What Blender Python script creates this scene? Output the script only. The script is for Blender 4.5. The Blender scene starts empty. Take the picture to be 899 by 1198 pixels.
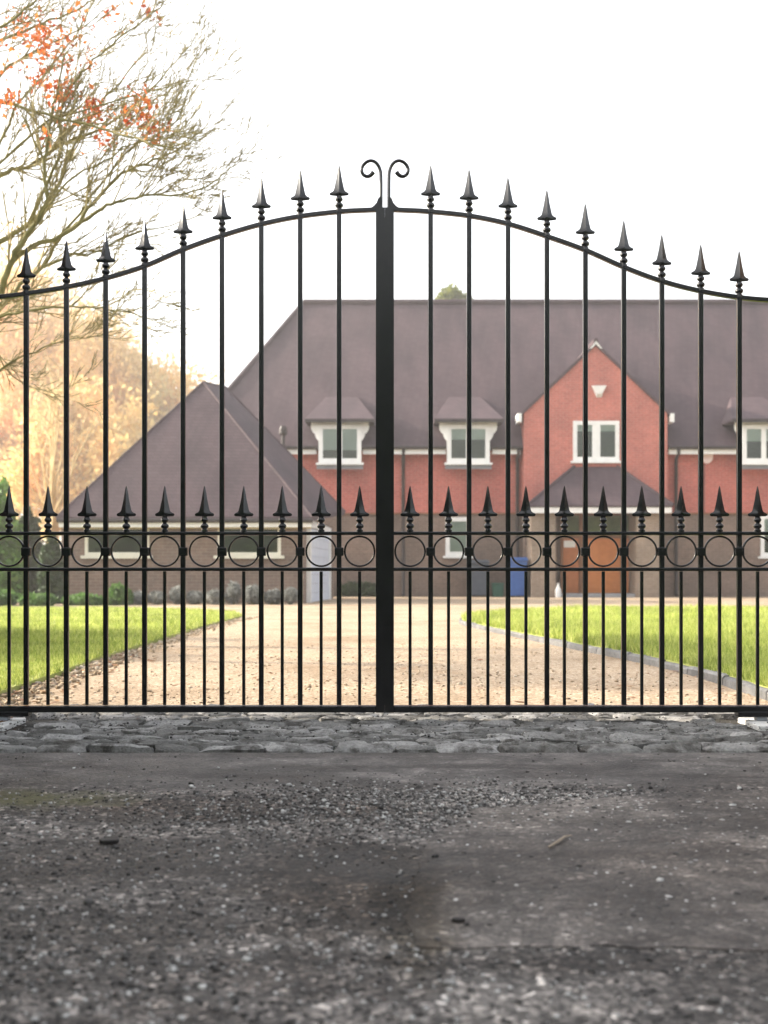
import bpy, math, random
import numpy as np
from mathutils import Vector, Matrix

sc = bpy.context.scene
col = sc.collection
R = math.radians
PI = math.pi

# ------------------------------------------------------------------ measures
CAM_H = 0.557          # eye height
F = 1350.0             # focal length in reference pixels
CX, HY = 449.5, 678.0  # principal column, horizon row
GY = 4.5               # distance to the gate

def P(px, py, Y):      # a point seen at (px, py) that stands Y metres away
    return Vector(((px - CX) / F * Y, Y, CAM_H - (py - HY) / F * Y))

def G(px, py, z=0.0):  # a point on level ground z
    Y = (CAM_H - z) * F / (py - HY)
    return Vector(((px - CX) / F * Y, Y, z))

# ------------------------------------------------------------------ mesh builder
class MB:
    def __init__(s):
        s.v = []; s.f = []
    def add(s, vs, fs):
        o = len(s.v)
        s.v.extend([tuple(v) for v in vs])
        s.f.extend([tuple(i + o for i in f) for f in fs])
    def box(s, x0, x1, y0, y1, z0, z1, m=None):
        vs = [(x, y, z) for z in (z0, z1) for y in (y0, y1) for x in (x0, x1)]
        if m: vs = [m @ Vector(v) for v in vs]
        s.add(vs, [(0, 2, 3, 1), (4, 5, 7, 6), (0, 1, 5, 4), (2, 6, 7, 3), (0, 4, 6, 2), (1, 3, 7, 5)])
        return s
    def prism_y(s, poly, y0, y1):            # polygon in (x, z) extruded along y
        n = len(poly)
        vs = [(x, y0, z) for x, z in poly] + [(x, y1, z) for x, z in poly]
        fs = [tuple(range(n)), tuple(range(2 * n - 1, n - 1, -1))]
        fs += [(i, i + n, (i + 1) % n + n, (i + 1) % n) for i in range(n)]
        s.add(vs, fs); return s
    def prism_z(s, poly, z0, z1):
        n = len(poly)
        vs = [(x, y, z0) for x, y in poly] + [(x, y, z1) for x, y in poly]
        fs = [tuple(range(n - 1, -1, -1)), tuple(range(n, 2 * n))]
        fs += [(i, (i + 1) % n, (i + 1) % n + n, i + n) for i in range(n)]
        s.add(vs, fs); return s
    def slab(s, quad, t):                    # polygon in space given a thickness downwards
        q = [Vector(p) for p in quad]; n = len(q)
        nrm = (q[1] - q[0]).cross(q[2] - q[0]).normalized()
        if nrm.z < 0: nrm = -nrm
        lo = [p - nrm * t for p in q]
        s.add(q + lo, [tuple(range(n)), tuple(range(2 * n - 1, n - 1, -1))] +
              [(i, (i + 1) % n, (i + 1) % n + n, i + n) for i in range(n)])
        return s
    def tube(s, pts, rad, k=6, cap=True, flat=1.0):
        pts = [Vector(p) for p in pts]; n = len(pts)
        if not hasattr(rad, '__len__'): rad = [rad] * n
        o = len(s.v); up = None
        for i in range(n):
            t = (pts[min(i + 1, n - 1)] - pts[max(i - 1, 0)])
            if t.length < 1e-9: t = Vector((0, 0, 1))
            t.normalize()
            if up is None:
                a = Vector((0, 1, 0)) if abs(t.y) < .9 else Vector((1, 0, 0))
                up = (a - t * a.dot(t)).normalized()
            else:
                up = up - t * up.dot(t)
                up = up.normalized() if up.length > 1e-6 else Vector((0, 1, 0))
            b = t.cross(up)
            for j in range(k):
                an = 2 * PI * j / k
                p = pts[i] + (up * math.cos(an) * flat + b * math.sin(an)) * rad[i]
                s.v.append((p.x, p.y, p.z))
        for i in range(n - 1):
            for j in range(k):
                a = o + i * k + j; b_ = o + i * k + (j + 1) % k
                s.f.append((a, b_, b_ + k, a + k))
        if cap:
            s.f.append(tuple(o + j for j in range(k - 1, -1, -1)))
            s.f.append(tuple(o + (n - 1) * k + j for j in range(k)))
        return s
    def lathe(s, cx, cy, prof, k=10, sx=1.0, sy=1.0):   # prof: (radius, z)
        o = len(s.v); n = len(prof)
        for r, z in prof:
            for j in range(k):
                an = 2 * PI * j / k
                s.v.append((cx + r * sx * math.cos(an), cy + r * sy * math.sin(an), z))
        for i in range(n - 1):
            for j in range(k):
                a = o + i * k + j; b = o + i * k + (j + 1) % k
                s.f.append((a, b, b + k, a + k))
        s.f.append(tuple(o + j for j in range(k - 1, -1, -1)))
        s.f.append(tuple(o + (n - 1) * k + j for j in range(k)))
        return s
    def build(s, name, mat, parent=None, smooth=False, bevel=0, angle=None):
        me = bpy.data.meshes.new(name)
        me.from_pydata(s.v, [], s.f)
        me.update()
        import bmesh
        if len(s.f) < 30000:
            bm = bmesh.new(); bm.from_mesh(me)
            bmesh.ops.recalc_face_normals(bm, faces=bm.faces)
            bm.to_mesh(me); bm.free()
        if smooth:
            me.polygons.foreach_set('use_smooth', [True] * len(me.polygons))
        if angle is not None:
            me.set_sharp_from_angle(angle=R(angle))
        if mat: me.materials.append(mat)
        o = bpy.data.objects.new(name, me)
        col.objects.link(o)
        if parent: o.parent = parent
        if bevel:
            b = o.modifiers.new('bevel', 'BEVEL'); b.width = bevel; b.segments = 2; b.limit_method = 'ANGLE'; b.angle_limit = R(40)
        return o

def np_mesh(name, verts, faces_n, mat, parent=None, smooth=False):
    """verts (N,3); all faces have faces_n corners and use the vertices in order."""
    verts = np.asarray(verts, dtype=np.float32).reshape(-1, 3)
    n = len(verts) // faces_n
    me = bpy.data.meshes.new(name)
    me.vertices.add(n * faces_n); me.vertices.foreach_set('co', verts[:n * faces_n].ravel())
    me.loops.add(n * faces_n); me.loops.foreach_set('vertex_index', np.arange(n * faces_n, dtype=np.int32))
    me.polygons.add(n)
    me.polygons.foreach_set('loop_start', np.arange(0, n * faces_n, faces_n, dtype=np.int32))
    me.polygons.foreach_set('loop_total', np.full(n, faces_n, dtype=np.int32))
    me.update(calc_edges=True)
    if mat: me.materials.append(mat)
    o = bpy.data.objects.new(name, me); col.objects.link(o)
    if parent: o.parent = parent
    return o

def tag(o, label=None, cat=None, group=None, kind=None):
    if label: o['label'] = label
    if cat: o['category'] = cat
    if group: o['group'] = group
    if kind: o['kind'] = kind
    return o

def empty(name, loc, label, cat, group=None):
    """Empty at the base of a thing; its parts are built in world coordinates and moved under it."""
    o = bpy.data.objects.new(name, None); col.objects.link(o)
    o.location = loc; o.empty_display_size = .2
    return tag(o, label, cat, group)

def settle(root):
    """children were built in world space: keep them there."""
    inv = Matrix.Translation(-Vector(root.location))
    for ch in root.children:
        if ch.data and ch.data.users == 1 or True:
            ch.matrix_parent_inverse = inv
    return root

# ------------------------------------------------------------------ materials
def new_mat(name):
    m = bpy.data.materials.new(name); m.use_nodes = True
    nt = m.node_tree; nt.nodes.clear()
    out = nt.nodes.new('ShaderNodeOutputMaterial')
    b = nt.nodes.new('ShaderNodeBsdfPrincipled')
    nt.links.new(b.outputs[0], out.inputs[0])
    return m, nt, b

def N(nt, t, **kw):
    n = nt.nodes.new(t)
    for k, v in kw.items():
        if k in n.inputs: n.inputs[k].default_value = v
        else: setattr(n, k, v)
    return n

def ramp(nt, stops, fac):
    r = nt.nodes.new('ShaderNodeValToRGB')
    while len(r.color_ramp.elements) < len(stops): r.color_ramp.elements.new(.5)
    for e, (p, c) in zip(r.color_ramp.elements, stops):
        e.position = p; e.color = (*c, 1) if len(c) == 3 else c
    nt.links.new(fac, r.inputs[0]); return r

def mix(nt, fac, a, b, mode='MIX'):
    m = nt.nodes.new('ShaderNodeMix'); m.data_type = 'RGBA'; m.blend_type = mode
    for i, x in ((0, fac), (6, a), (7, b)):
        if hasattr(x, 'links'): nt.links.new(x, m.inputs[i])
        elif isinstance(x, (tuple, list)): m.inputs[i].default_value = (*x, 1) if len(x) == 3 else x
        else: m.inputs[i].default_value = x
    return m.outputs[2]

def pos(nt):
    return nt.nodes.new('ShaderNodeNewGeometry').outputs['Position']

def noise(nt, vec, scale, detail=4, rough=.55):
    n = N(nt, 'ShaderNodeTexNoise', Scale=scale, Detail=detail, Roughness=rough)
    nt.links.new(vec, n.inputs['Vector']); return n.outputs['Fac']

def bump(nt, b, h, strength=.3, dist=.01):
    n = N(nt, 'ShaderNodeBump', Strength=strength, Distance=dist)
    nt.links.new(h, n.inputs['Height']); nt.links.new(n.outputs[0], b.inputs['Normal'])

def mottled(name, c1, c2, scale=3, rough=.7, bs=0, bscale=60, spec=.3, metal=0, rvar=0):
    m, nt, b = new_mat(name); p = pos(nt)
    f = noise(nt, p, scale, 5)
    r = ramp(nt, [(.3, c1), (.7, c2)], f)
    nt.links.new(r.outputs[0], b.inputs['Base Color'])
    b.inputs['Roughness'].default_value = rough
    b.inputs['Specular IOR Level'].default_value = spec
    b.inputs['Metallic'].default_value = metal
    if bs: bump(nt, b, noise(nt, p, bscale, 3), bs, .006)
    return m

def brick_mat(name, c1, c2, mortar, stain=None, weak=1.0):
    m, nt, b = new_mat(name); p = pos(nt)
    s = nt.nodes.new('ShaderNodeSeparateXYZ'); nt.links.new(p, s.inputs[0])
    a = N(nt, 'ShaderNodeMath', operation='ADD'); nt.links.new(s.outputs[0], a.inputs[0]); nt.links.new(s.outputs[1], a.inputs[1])
    c = nt.nodes.new('ShaderNodeCombineXYZ'); nt.links.new(a.outputs[0], c.inputs[0]); nt.links.new(s.outputs[2], c.inputs[1])
    t = N(nt, 'ShaderNodeTexBrick', Scale=1.0)
    t.inputs['Brick Width'].default_value = .225; t.inputs['Row Height'].default_value = .075
    t.inputs['Mortar Size'].default_value = .009; t.inputs['Mortar Smooth'].default_value = .3
    t.inputs['Color1'].default_value = (*c1, 1); t.inputs['Color2'].default_value = (*c2, 1); t.inputs['Mortar'].default_value = (*mortar, 1)
    nt.links.new(c.outputs[0], t.inputs['Vector'])
    f = noise(nt, p, .9, 5)
    big = ramp(nt, [(.3, (.78, .8, .82)), (.7, (1.15, 1.1, 1.08))], f)
    cc = mix(nt, 1.0, t.outputs[0], big.outputs[0], 'MULTIPLY')
    f2 = noise(nt, p, 9, 3)
    sp = ramp(nt, [(.35, (.8, .8, .8)), (.65, (1.15, 1.15, 1.15))], f2)
    cc = mix(nt, .5, cc, sp.outputs[0], 'MULTIPLY')
    nt.links.new(cc, b.inputs['Base Color'])
    b.inputs['Roughness'].default_value = .85; b.inputs['Specular IOR Level'].default_value = .2
    bump(nt, b, t.outputs['Fac'], -.4, .01)
    return m

def roof_mat(name, c1, c2, c3):
    m, nt, b = new_mat(name); p = pos(nt)
    s = nt.nodes.new('ShaderNodeSeparateXYZ'); nt.links.new(p, s.inputs[0])
    a = N(nt, 'ShaderNodeMath', operation='ADD'); nt.links.new(s.outputs[0], a.inputs[0]); nt.links.new(s.outputs[1], a.inputs[1])
    c = nt.nodes.new('ShaderNodeCombineXYZ'); nt.links.new(a.outputs[0], c.inputs[0]); nt.links.new(s.outputs[2], c.inputs[1])
    t = N(nt, 'ShaderNodeTexBrick', Scale=1.0)
    t.inputs['Brick Width'].default_value = .19; t.inputs['Row Height'].default_value = .085
    t.inputs['Mortar Size'].default_value = .006; t.inputs['Mortar Smooth'].default_value = .4
    t.inputs['Color1'].default_value = (*c1, 1); t.inputs['Color2'].default_value = (*c2, 1); t.inputs['Mortar'].default_value = (*[x * .6 for x in c1], 1)
    nt.links.new(c.outputs[0], t.inputs['Vector'])
    mp = N(nt, 'ShaderNodeMapping'); mp.inputs['Scale'].default_value = (1.0, .35, .35); nt.links.new(p, mp.inputs[0])
    f = noise(nt, mp.outputs[0], 1.3, 6, .6)
    big = ramp(nt, [(.32, (.72, .73, .75)), (.7, (1.26, 1.22, 1.18))], f)
    cc = mix(nt, 1.0, t.outputs[0], big.outputs[0], 'MULTIPLY')
    f3 = noise(nt, p, 2.2, 6, .7)                      # lichen and weathering
    k = ramp(nt, [(.6, (0, 0, 0)), (.72, (1, 1, 1))], f3)
    k2 = N(nt, 'ShaderNodeMath', operation='MULTIPLY'); k2.inputs[1].default_value = .35; nt.links.new(k.outputs[0], k2.inputs[0])
    cc = mix(nt, k2.outputs[0], cc, c3)
    nt.links.new(cc, b.inputs['Base Color'])
    b.inputs['Roughness'].default_value = .75; b.inputs['Specular IOR Level'].default_value = .3
    bump(nt, b, t.outputs['Fac'], -.5, .015)
    return m

def leaf_mat(name, c1, c2, c3=None, trans=.35, scale=3.0, rough=.55):
    """colour varies leaf by leaf (each face is an island) and clump by clump."""
    m, nt, b = new_mat(name)
    g = nt.nodes.new('ShaderNodeNewGeometry')
    stops = [(0, c1), (1, c2)] if c3 is None else [(0, c1), (.6, c2), (1, c3)]
    r = ramp(nt, stops, g.outputs['Random Per Island'])
    f = noise(nt, g.outputs['Position'], scale, 3)
    k = ramp(nt, [(.3, (.7, .72, .7)), (.7, (1.25, 1.22, 1.2))], f)
    c = mix(nt, 1.0, r.outputs[0], k.outputs[0], 'MULTIPLY')
    nt.links.new(c, b.inputs['Base Color'])
    b.inputs['Roughness'].default_value = rough; b.inputs['Specular IOR Level'].default_value = .25
    out = nt.nodes['Material Output']
    t = nt.nodes.new('ShaderNodeBsdfTranslucent'); nt.links.new(c, t.inputs[0])
    mx = nt.nodes.new('ShaderNodeMixShader'); mx.inputs[0].default_value = trans
    nt.links.new(b.outputs[0], mx.inputs[1]); nt.links.new(t.outputs[0], mx.inputs[2]); nt.links.new(mx.outputs[0], out.inputs[0])
    return m

def glass_mat(name):
    m = bpy.data.materials.new(name); m.use_nodes = True
    nt = m.node_tree; nt.nodes.clear()
    out = nt.nodes.new('ShaderNodeOutputMaterial')
    fr = N(nt, 'ShaderNodeFresnel', IOR=1.5)
    t = nt.nodes.new('ShaderNodeBsdfTransparent'); t.inputs[0].default_value = (.85, .9, .87, 1)
    g = nt.nodes.new('ShaderNodeBsdfGlossy'); g.inputs['Roughness'].default_value = .03
    mx = nt.nodes.new('ShaderNodeMixShader')
    nt.links.new(fr.outputs[0], mx.inputs[0]); nt.links.new(t.outputs[0], mx.inputs[1]); nt.links.new(g.outputs[0], mx.inputs[2])
    nt.links.new(mx.outputs[0], out.inputs[0]); return m

# --- wrought iron
def iron_mat():
    m, nt, b = new_mat('black_gate_paint'); p = pos(nt)
    f = noise(nt, p, 12, 4)
    r = ramp(nt, [(.3, (.0055, .0057, .0068)), (.7, (.0085, .0088, .0105))], f)
    nt.links.new(r.outputs[0], b.inputs['Base Color'])
    rr = ramp(nt, [(.3, (.20,) * 3), (.7, (.25,) * 3)], noise(nt, p, 25, 3))
    nt.links.new(rr.outputs[0], b.inputs['Roughness'])
    b.inputs['Specular IOR Level'].default_value = .5
    return m

def asphalt_mat(name, patch=False):
    m, nt, b = new_mat(name); p = pos(nt)
    s = nt.nodes.new('ShaderNodeSeparateXYZ'); nt.links.new(p, s.inputs[0])
    # aggregate: two sizes of stones
    v1 = N(nt, 'ShaderNodeTexVoronoi', Scale=95.0); nt.links.new(p, v1.inputs['Vector'])
    v2 = N(nt, 'ShaderNodeTexVoronoi', Scale=230.0); nt.links.new(p, v2.inputs['Vector'])
    sep = nt.nodes.new('ShaderNodeSeparateColor'); nt.links.new(v1.outputs['Color'], sep.inputs[0])
    sep2 = nt.nodes.new('ShaderNodeSeparateColor'); nt.links.new(v2.outputs['Color'], sep2.inputs[0])
    if patch:
        a1 = ramp(nt, [(0, (.056, .053, .052)), (.5, (.082, .077, .074)), (.9, (.112, .105, .10)), (.97, (.16, .155, .15)), (1, (.30, .29, .28))], sep.outputs[0])
    else:
        a1 = ramp(nt, [(0, (.022, .021, .021)), (.4, (.058, .056, .055)), (.8, (.115, .110, .107)), (.95, (.20, .19, .185)), (1, (.42, .41, .40))], sep.outputs[0])
    a2 = ramp(nt, [(0, (.7, .7, .7)), (.9, (1.2, 1.2, 1.2)), (1, (1.9, 1.9, 1.85))], sep2.outputs[0])
    c = mix(nt, 1.0, a1.outputs[0], a2.outputs[0], 'MULTIPLY')
    # smoother lighter strip along the setts with a wandering edge
    wob = noise(nt, p, 1.6, 4)
    w2 = N(nt, 'ShaderNodeMath', operation='MULTIPLY_ADD'); w2.inputs[1].default_value = .9; nt.links.new(wob, w2.inputs[0]); nt.links.new(s.outputs[1], w2.inputs[2])
    st = ramp(nt, [(0, (0, 0, 0)), (1, (1, 1, 1))], w2.outputs[0])
    mr = N(nt, 'ShaderNodeMapRange'); mr.inputs['From Min'].default_value = 3.48; mr.inputs['From Max'].default_value = 3.62
    nt.links.new(w2.outputs[0], mr.inputs[0])
    fine = ramp(nt, [(.3, (.072, .071, .072)), (.7, (.108, .106, .106))], noise(nt, p, 14, 6, .65))
    if not patch: c = mix(nt, mr.outputs[0], c, mix(nt, .25, fine.outputs[0], c))
    # wet and dirty stains
    d = noise(nt, p, .95, 6, .62)
    dk = ramp(nt, [(.40, (.50, .47, .45)), (.48, (.85, .83, .82)), (.60, (1.35, 1.35, 1.35))], d)
    c = mix(nt, 1.0, c, dk.outputs[0], 'MULTIPLY')
    mo = ramp(nt, [(.36, (.52, .51, .50)), (.5, (.98, .97, .96)), (.64, (1.55, 1.52, 1.49))], noise(nt, p, 7.5, 8, .72))
    c = mix(nt, .8, c, mo.outputs[0], 'MULTIPLY')
    mp2 = N(nt, 'ShaderNodeMapping'); mp2.inputs['Scale'].default_value = (.8, 2.2, 1); nt.links.new(p, mp2.inputs[0])
    m2 = ramp(nt, [(.40, (.55, .52, .50)), (.50, (1, 1, 1)), (.62, (1.3, 1.29, 1.27))], noise(nt, mp2.outputs[0], 2.4, 7, .68))
    c = mix(nt, .85, c, m2.outputs[0], 'MULTIPLY')
    c = mix(nt, 1.0, c, (1.24, 1.19, 1.15), 'MULTIPLY')
    # fine dust filling
    du = ramp(nt, [(.5, (0, 0, 0)), (.75, (.55, .55, .55))], noise(nt, p, 3.7, 6, .7))
    duk = N(nt, 'ShaderNodeMath', operation='MULTIPLY'); duk.inputs[1].default_value = .5; nt.links.new(du.outputs[0], duk.inputs[0]); c = mix(nt, duk.outputs[0], c, (.095, .089, .084))
    def stain(c, px, py, rx, ry, colr, amt, f=7):
        q = G(px, py); sm = N(nt, 'ShaderNodeMapping'); sm.inputs['Scale'].default_value = (1 / rx, 1 / ry, 1); nt.links.new(p, sm.inputs[0])
        dd = N(nt, 'ShaderNodeVectorMath', operation='DISTANCE'); dd.inputs[1].default_value = (q.x / rx, q.y / ry, 0); nt.links.new(sm.outputs[0], dd.inputs[0])
        ma = N(nt, 'ShaderNodeMath', operation='MULTIPLY_ADD'); ma.inputs[1].default_value = 1.6; nt.links.new(noise(nt, p, f, 6, .65), ma.inputs[0]); nt.links.new(dd.outputs['Value'], ma.inputs[2])
        k = N(nt, 'ShaderNodeMapRange'); k.inputs['From Min'].default_value = 2.05; k.inputs['From Max'].default_value = 1.45; k.inputs['To Max'].default_value = amt
        nt.links.new(ma.outputs[0], k.inputs[0])
        return mix(nt, k.outputs[0], c, mix(nt, 1.0, c, colr, 'MULTIPLY'))
    for a_ in ((420, 1035, .20, .32, (.36, .31, .27), .95), (270, 946, .42, .16, (.52, .44, .39), .9), (480, 1050, .07, .40, (.40, .36, .28), .9),
               (300, 1000, .30, .18, (.45, .42, .40), .8), (60, 1010, .22, .14, (.5, .48, .47), .7), (600, 897, .5, .05, (.55, .53, .52), .8), (285, 908, .22, .05, (.42, .4, .39), .9),
               (760, 1125, .5, .05, (.45, .43, .42), .8), (150, 1090, .22, .10, (.5, .48, .46), .7), (700, 1010, .4, .22, (.72, .69, .67), .7), (860, 908, .3, .04, (.55, .53, .52), .8)):
        c = stain(c, *a_)
    for a_ in ((330, 1165, .35, .12, (1.5, 1.5, 1.5), .7), (620, 945, .4, .14, (1.55, 1.55, 1.53), .7), (830, 1000, .25, .2, (1.3, 1.28, 1.26), .6), (380, 965, .14, .10, (1.5, 1.48, 1.46), .6)):
        c = stain(c, *a_)
    # moss by the left
    md = N(nt, 'ShaderNodeVectorMath', operation='DISTANCE'); md.inputs[1].default_value = (-.93, 2.92, 0)
    sm = N(nt, 'ShaderNodeMapping'); sm.inputs['Scale'].default_value = (.62, 1.6, 1); nt.links.new(p, sm.inputs[0])
    md.inputs[1].default_value = (-.95 * .62, 2.93 * 1.6, 0); nt.links.new(sm.outputs[0], md.inputs[0])
    mm = N(nt, 'ShaderNodeMath', operation='MULTIPLY_ADD'); mm.inputs[1].default_value = .35; nt.links.new(noise(nt, p, 9, 5), mm.inputs[0]); nt.links.new(md.outputs['Value'], mm.inputs[2])
    mk = N(nt, 'ShaderNodeMapRange'); mk.inputs['From Min'].default_value = .42; mk.inputs['From Max'].default_value = .26; mk.inputs['To Max'].default_value = .8
    nt.links.new(mm.outputs[0], mk.inputs[0])
    c = mix(nt, mk.outputs[0], c, (.085, .080, .028))
    # brown wash of soil
    br = ramp(nt, [(.5, (0, 0, 0)), (.7, (.6, .6, .6))], noise(nt, p, 2.1, 4, .6))
    c = mix(nt, br.outputs[0], c, (.046, .038, .032))
    nt.links.new(c, b.inputs['Base Color'])
    rr = ramp(nt, [(.42, (.55,) * 3), (.6, (.85,) * 3)], d); nt.links.new(rr.outputs[0], b.inputs['Roughness'])
    b.inputs['Specular IOR Level'].default_value = .3
    h = N(nt, 'ShaderNodeMath', operation='ADD'); nt.links.new(v1.outputs['Distance'], h.inputs[0])
    hm = N(nt, 'ShaderNodeMath', operation='MULTIPLY'); hm.inputs[1].default_value = .4; nt.links.new(v2.outputs['Distance'], hm.inputs[0]); nt.links.new(hm.outputs[0], h.inputs[1])
    inv = N(nt, 'ShaderNodeMath', operation='MULTIPLY'); inv.inputs[1].default_value = -1; nt.links.new(h.outputs[0], inv.inputs[0])
    bump(nt, b, inv.outputs[0], .6 if not patch else .4, .006)
    return m

def gravel_mat():
    m, nt, b = new_mat('pale_gravel'); p = pos(nt)
    v1 = N(nt, 'ShaderNodeTexVoronoi', Scale=75.0); nt.links.new(p, v1.inputs['Vector'])
    sep = nt.nodes.new('ShaderNodeSeparateColor'); nt.links.new(v1.outputs['Color'], sep.inputs[0])
    a = ramp(nt, [(0, (.21, .152, .10)), (.2, (.325, .243, .165)), (.7, (.40, .308, .218)), (1, (.52, .44, .345))], sep.outputs[0])
    k = ramp(nt, [(.32, (.74, .70, .65)), (.5, (1, 1, 1)), (.68, (1.16, 1.15, 1.13))], noise(nt, p, .8, 6, .6))
    c = mix(nt, 1.0, a.outputs[0], k.outputs[0], 'MULTIPLY')
    nt.links.new(c, b.inputs['Base Color']); b.inputs['Roughness'].default_value = .9; b.inputs['Specular IOR Level'].default_value = .15
    inv = N(nt, 'ShaderNodeMath', operation='MULTIPLY'); inv.inputs[1].default_value = -1; nt.links.new(v1.outputs['Distance'], inv.inputs[0])
    bump(nt, b, inv.outputs[0], .6, .008)
    return m

def stone_mat(name, c1, c2, c3, scale=6, bs=.5, dirt=False):
    m, nt, b = new_mat(name)
    g = nt.nodes.new('ShaderNodeNewGeometry'); p = g.outputs['Position']
    r = ramp(nt, [(0, c1), (.6, c2), (1, c3)], g.outputs['Random Per Island'])
    k = ramp(nt, [(.3, (.62, .62, .62)), (.7, (1.3, 1.3, 1.3))], noise(nt, p, scale, 6, .65))
    k2 = ramp(nt, [(.35, (.75, .75, .75)), (.65, (1.2, 1.2, 1.2))], noise(nt, p, scale * 12, 3, .6))
    c = mix(nt, 1.0, r.outputs[0], k.outputs[0], 'MULTIPLY')
    c = mix(nt, .8, c, k2.outputs[0], 'MULTIPLY')
    nt.links.new(c, b.inputs['Base Color']); b.inputs['Roughness'].default_value = .75; b.inputs['Specular IOR Level'].default_value = .3
    if dirt:
        dk = ramp(nt, [(.50, (0, 0, 0)), (.62, (.85, .85, .85))], noise(nt, p, 7, 7, .7))
        c = mix(nt, dk.outputs[0], c, (.045, .040, .034)); nt.links.new(c, b.inputs['Base Color'])
    bump(nt, b, noise(nt, p, 55, 5, .7), bs, .012)
    return m

M = {}
M['iron'] = iron_mat()
M['asphalt'] = asphalt_mat('worn_asphalt')
M['patch'] = asphalt_mat('patched_asphalt', True)
M['gravel'] = gravel_mat()
M['sett'] = stone_mat('granite_setts', (.13, .127, .12), (.26, .255, .245), (.42, .41, .40), 9, 1.0, True)
M['kerb'] = stone_mat('granite_kerb', (.10, .10, .102), (.14, .14, .14), (.19, .19, .19))
M['dirt'] = mottled('dirt_and_edge_shade', (.025, .022, .018), (.05, .045, .035), 20, .9, .5, 80)
M['soil'] = mottled('meadow', (.05, .075, .02), (.09, .12, .03), .3, .95)
M['pebble'] = stone_mat('loose_stones', (.022, .021, .020), (.095, .090, .086), (.62, .61, .59), 30, .1)
M['pebble_pale'] = stone_mat('pale_loose_stones', (.22, .16, .10), (.36, .275, .18), (.52, .45, .36), 30, .1)
M['brick_red'] = brick_mat('red_brick', (.47, .135, .108), (.41, .11, .092), (.46, .24, .205))
M['brick_gable'] = brick_mat('gable_brick', (.49, .16, .128), (.43, .135, .112), (.48, .26, .215))
M['brick_brown'] = brick_mat('brown_brick', (.175, .125, .100), (.215, .155, .125), (.24, .20, .17))
M['brick_pier'] = brick_mat('pier_brick', (.30, .235, .175), (.25, .19, .145), (.33, .28, .23))
M['roof'] = roof_mat('clay_tiles', (.074, .051, .060), (.090, .064, .073), (.125, .103, .106))
M['roof_lead'] = mottled('lead_sheet', (.16, .17, .19), (.24, .25, .27), 4, .5)
M['white'] = mottled('white_painted_wood', (.74, .74, .72), (.82, .82, .80), 5, .45)
M['cream'] = mottled('cream_paint', (.66, .64, .54), (.74, .72, .62), 5, .5)
M['door'] = mottled('varnished_door', (.52, .18, .05), (.62, .23, .07), 6, .4)
M['door_dark'] = mottled('dark_varnish', (.42, .145, .05), (.50, .18, .065), 6, .45)
M['timber'] = mottled('brown_timber', (.17, .075, .035), (.24, .11, .05), 8, .6)
M['palewood'] = mottled('pale_timber', (.42, .33, .16), (.5, .4, .2), 6, .6)
M['glass'] = glass_mat('window_glass')
M['room_reflecting'] = mottled('dark_room_reflection', (.010, .022, .010), (.03, .06, .02), 1.0, .9)  # dark green: unlit interior with the reflected greenery painted in
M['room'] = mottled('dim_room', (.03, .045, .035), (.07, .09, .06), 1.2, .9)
M['room_lit'] = mottled('curtained_room', (.16, .17, .06), (.30, .29, .13), 3, .9)
M['blind'] = mottled('roller_blind', (.55, .57, .55), (.62, .64, .62), 2, .8)
M['pipe'] = mottled('black_downpipe', (.03, .025, .025), (.05, .04, .04), 4, .5)
M['greymetal'] = mottled('grey_metal', (.22, .24, .27), (.32, .34, .37), 6, .45)
M['pale_door'] = mottled('pale_blue_grey_paint', (.56, .60, .68), (.66, .69, .76), 3, .5)
M['bin_blue'] = mottled('blue_plastic', (.035, .095, .30), (.05, .13, .38), 5, .45)
M['bin_grey'] = mottled('charcoal_plastic', (.06, .075, .10), (.09, .105, .13), 5, .5)
M['bin_green'] = mottled('green_plastic', (.03, .11, .07), (.05, .15, .10), 5, .5)
M['rubber'] = mottled('black_rubber', (.015, .015, .015), (.03, .03, .03), 8, .8)
M['concrete'] = mottled('pale_concrete', (.62, .62, .60), (.78, .78, .76), 25, .8, .3, 120)
M['step'] = mottled('grey_paving', (.26, .26, .27), (.34, .34, .35), 8, .8)
M['bark'] = mottled('olive_bark', (.14, .13, .045), (.27, .245, .10), 9, .85, .4, 60)
M['twig'] = mottled('olive_twigs', (.19, .16, .065), (.33, .28, .13), 7, .8)
M['bark_pale'] = mottled('golden_bark', (.52, .38, .20), (.66, .50, .28), 2, .85)
M['leaf_orange'] = leaf_mat('orange_leaves', (.42, .07, .025), (.58, .15, .03), (.66, .26, .06), .4)
M['leaf_gold'] = leaf_mat('golden_leaves', (.76, .52, .20), (.85, .62, .27), (.88, .70, .36), .5, .2)
M['leaf_peach'] = leaf_mat('peach_leaves', (.74, .49, .24), (.84, .59, .31), (.88, .67, .40), .5, .2)
M['leaf_hedge'] = leaf_mat('hedge_leaves', (.035, .075, .02), (.065, .13, .03), (.10, .17, .04), .3, 2)
M['leaf_bright'] = leaf_mat('bright_conifer', (.09, .20, .03), (.14, .29, .05), (.21, .36, .08), .35, 1.5)
M['leaf_dark'] = leaf_mat('dark_conifer', (.03, .055, .025), (.05, .085, .035), (.07, .11, .05), .25, 1.5)
M['leaf_grey'] = leaf_mat('grey_lavender', (.17, .18, .17), (.25, .26, .25), (.33, .34, .33), .2, 4)
M['leaf_ground'] = leaf_mat('ground_cover', (.06, .14, .03), (.10, .20, .045), (.14, .25, .06), .35, 3)
M['leaf_yellow'] = leaf_mat('yellow_green_leaves', (.09, .115, .02), (.15, .18, .03), (.22, .23, .05), .45, 2)
M['grass_blade'] = leaf_mat('grass_blades', (.19, .265, .045), (.38, .44, .10), (.58, .59, .21), .4, .9)
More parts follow.
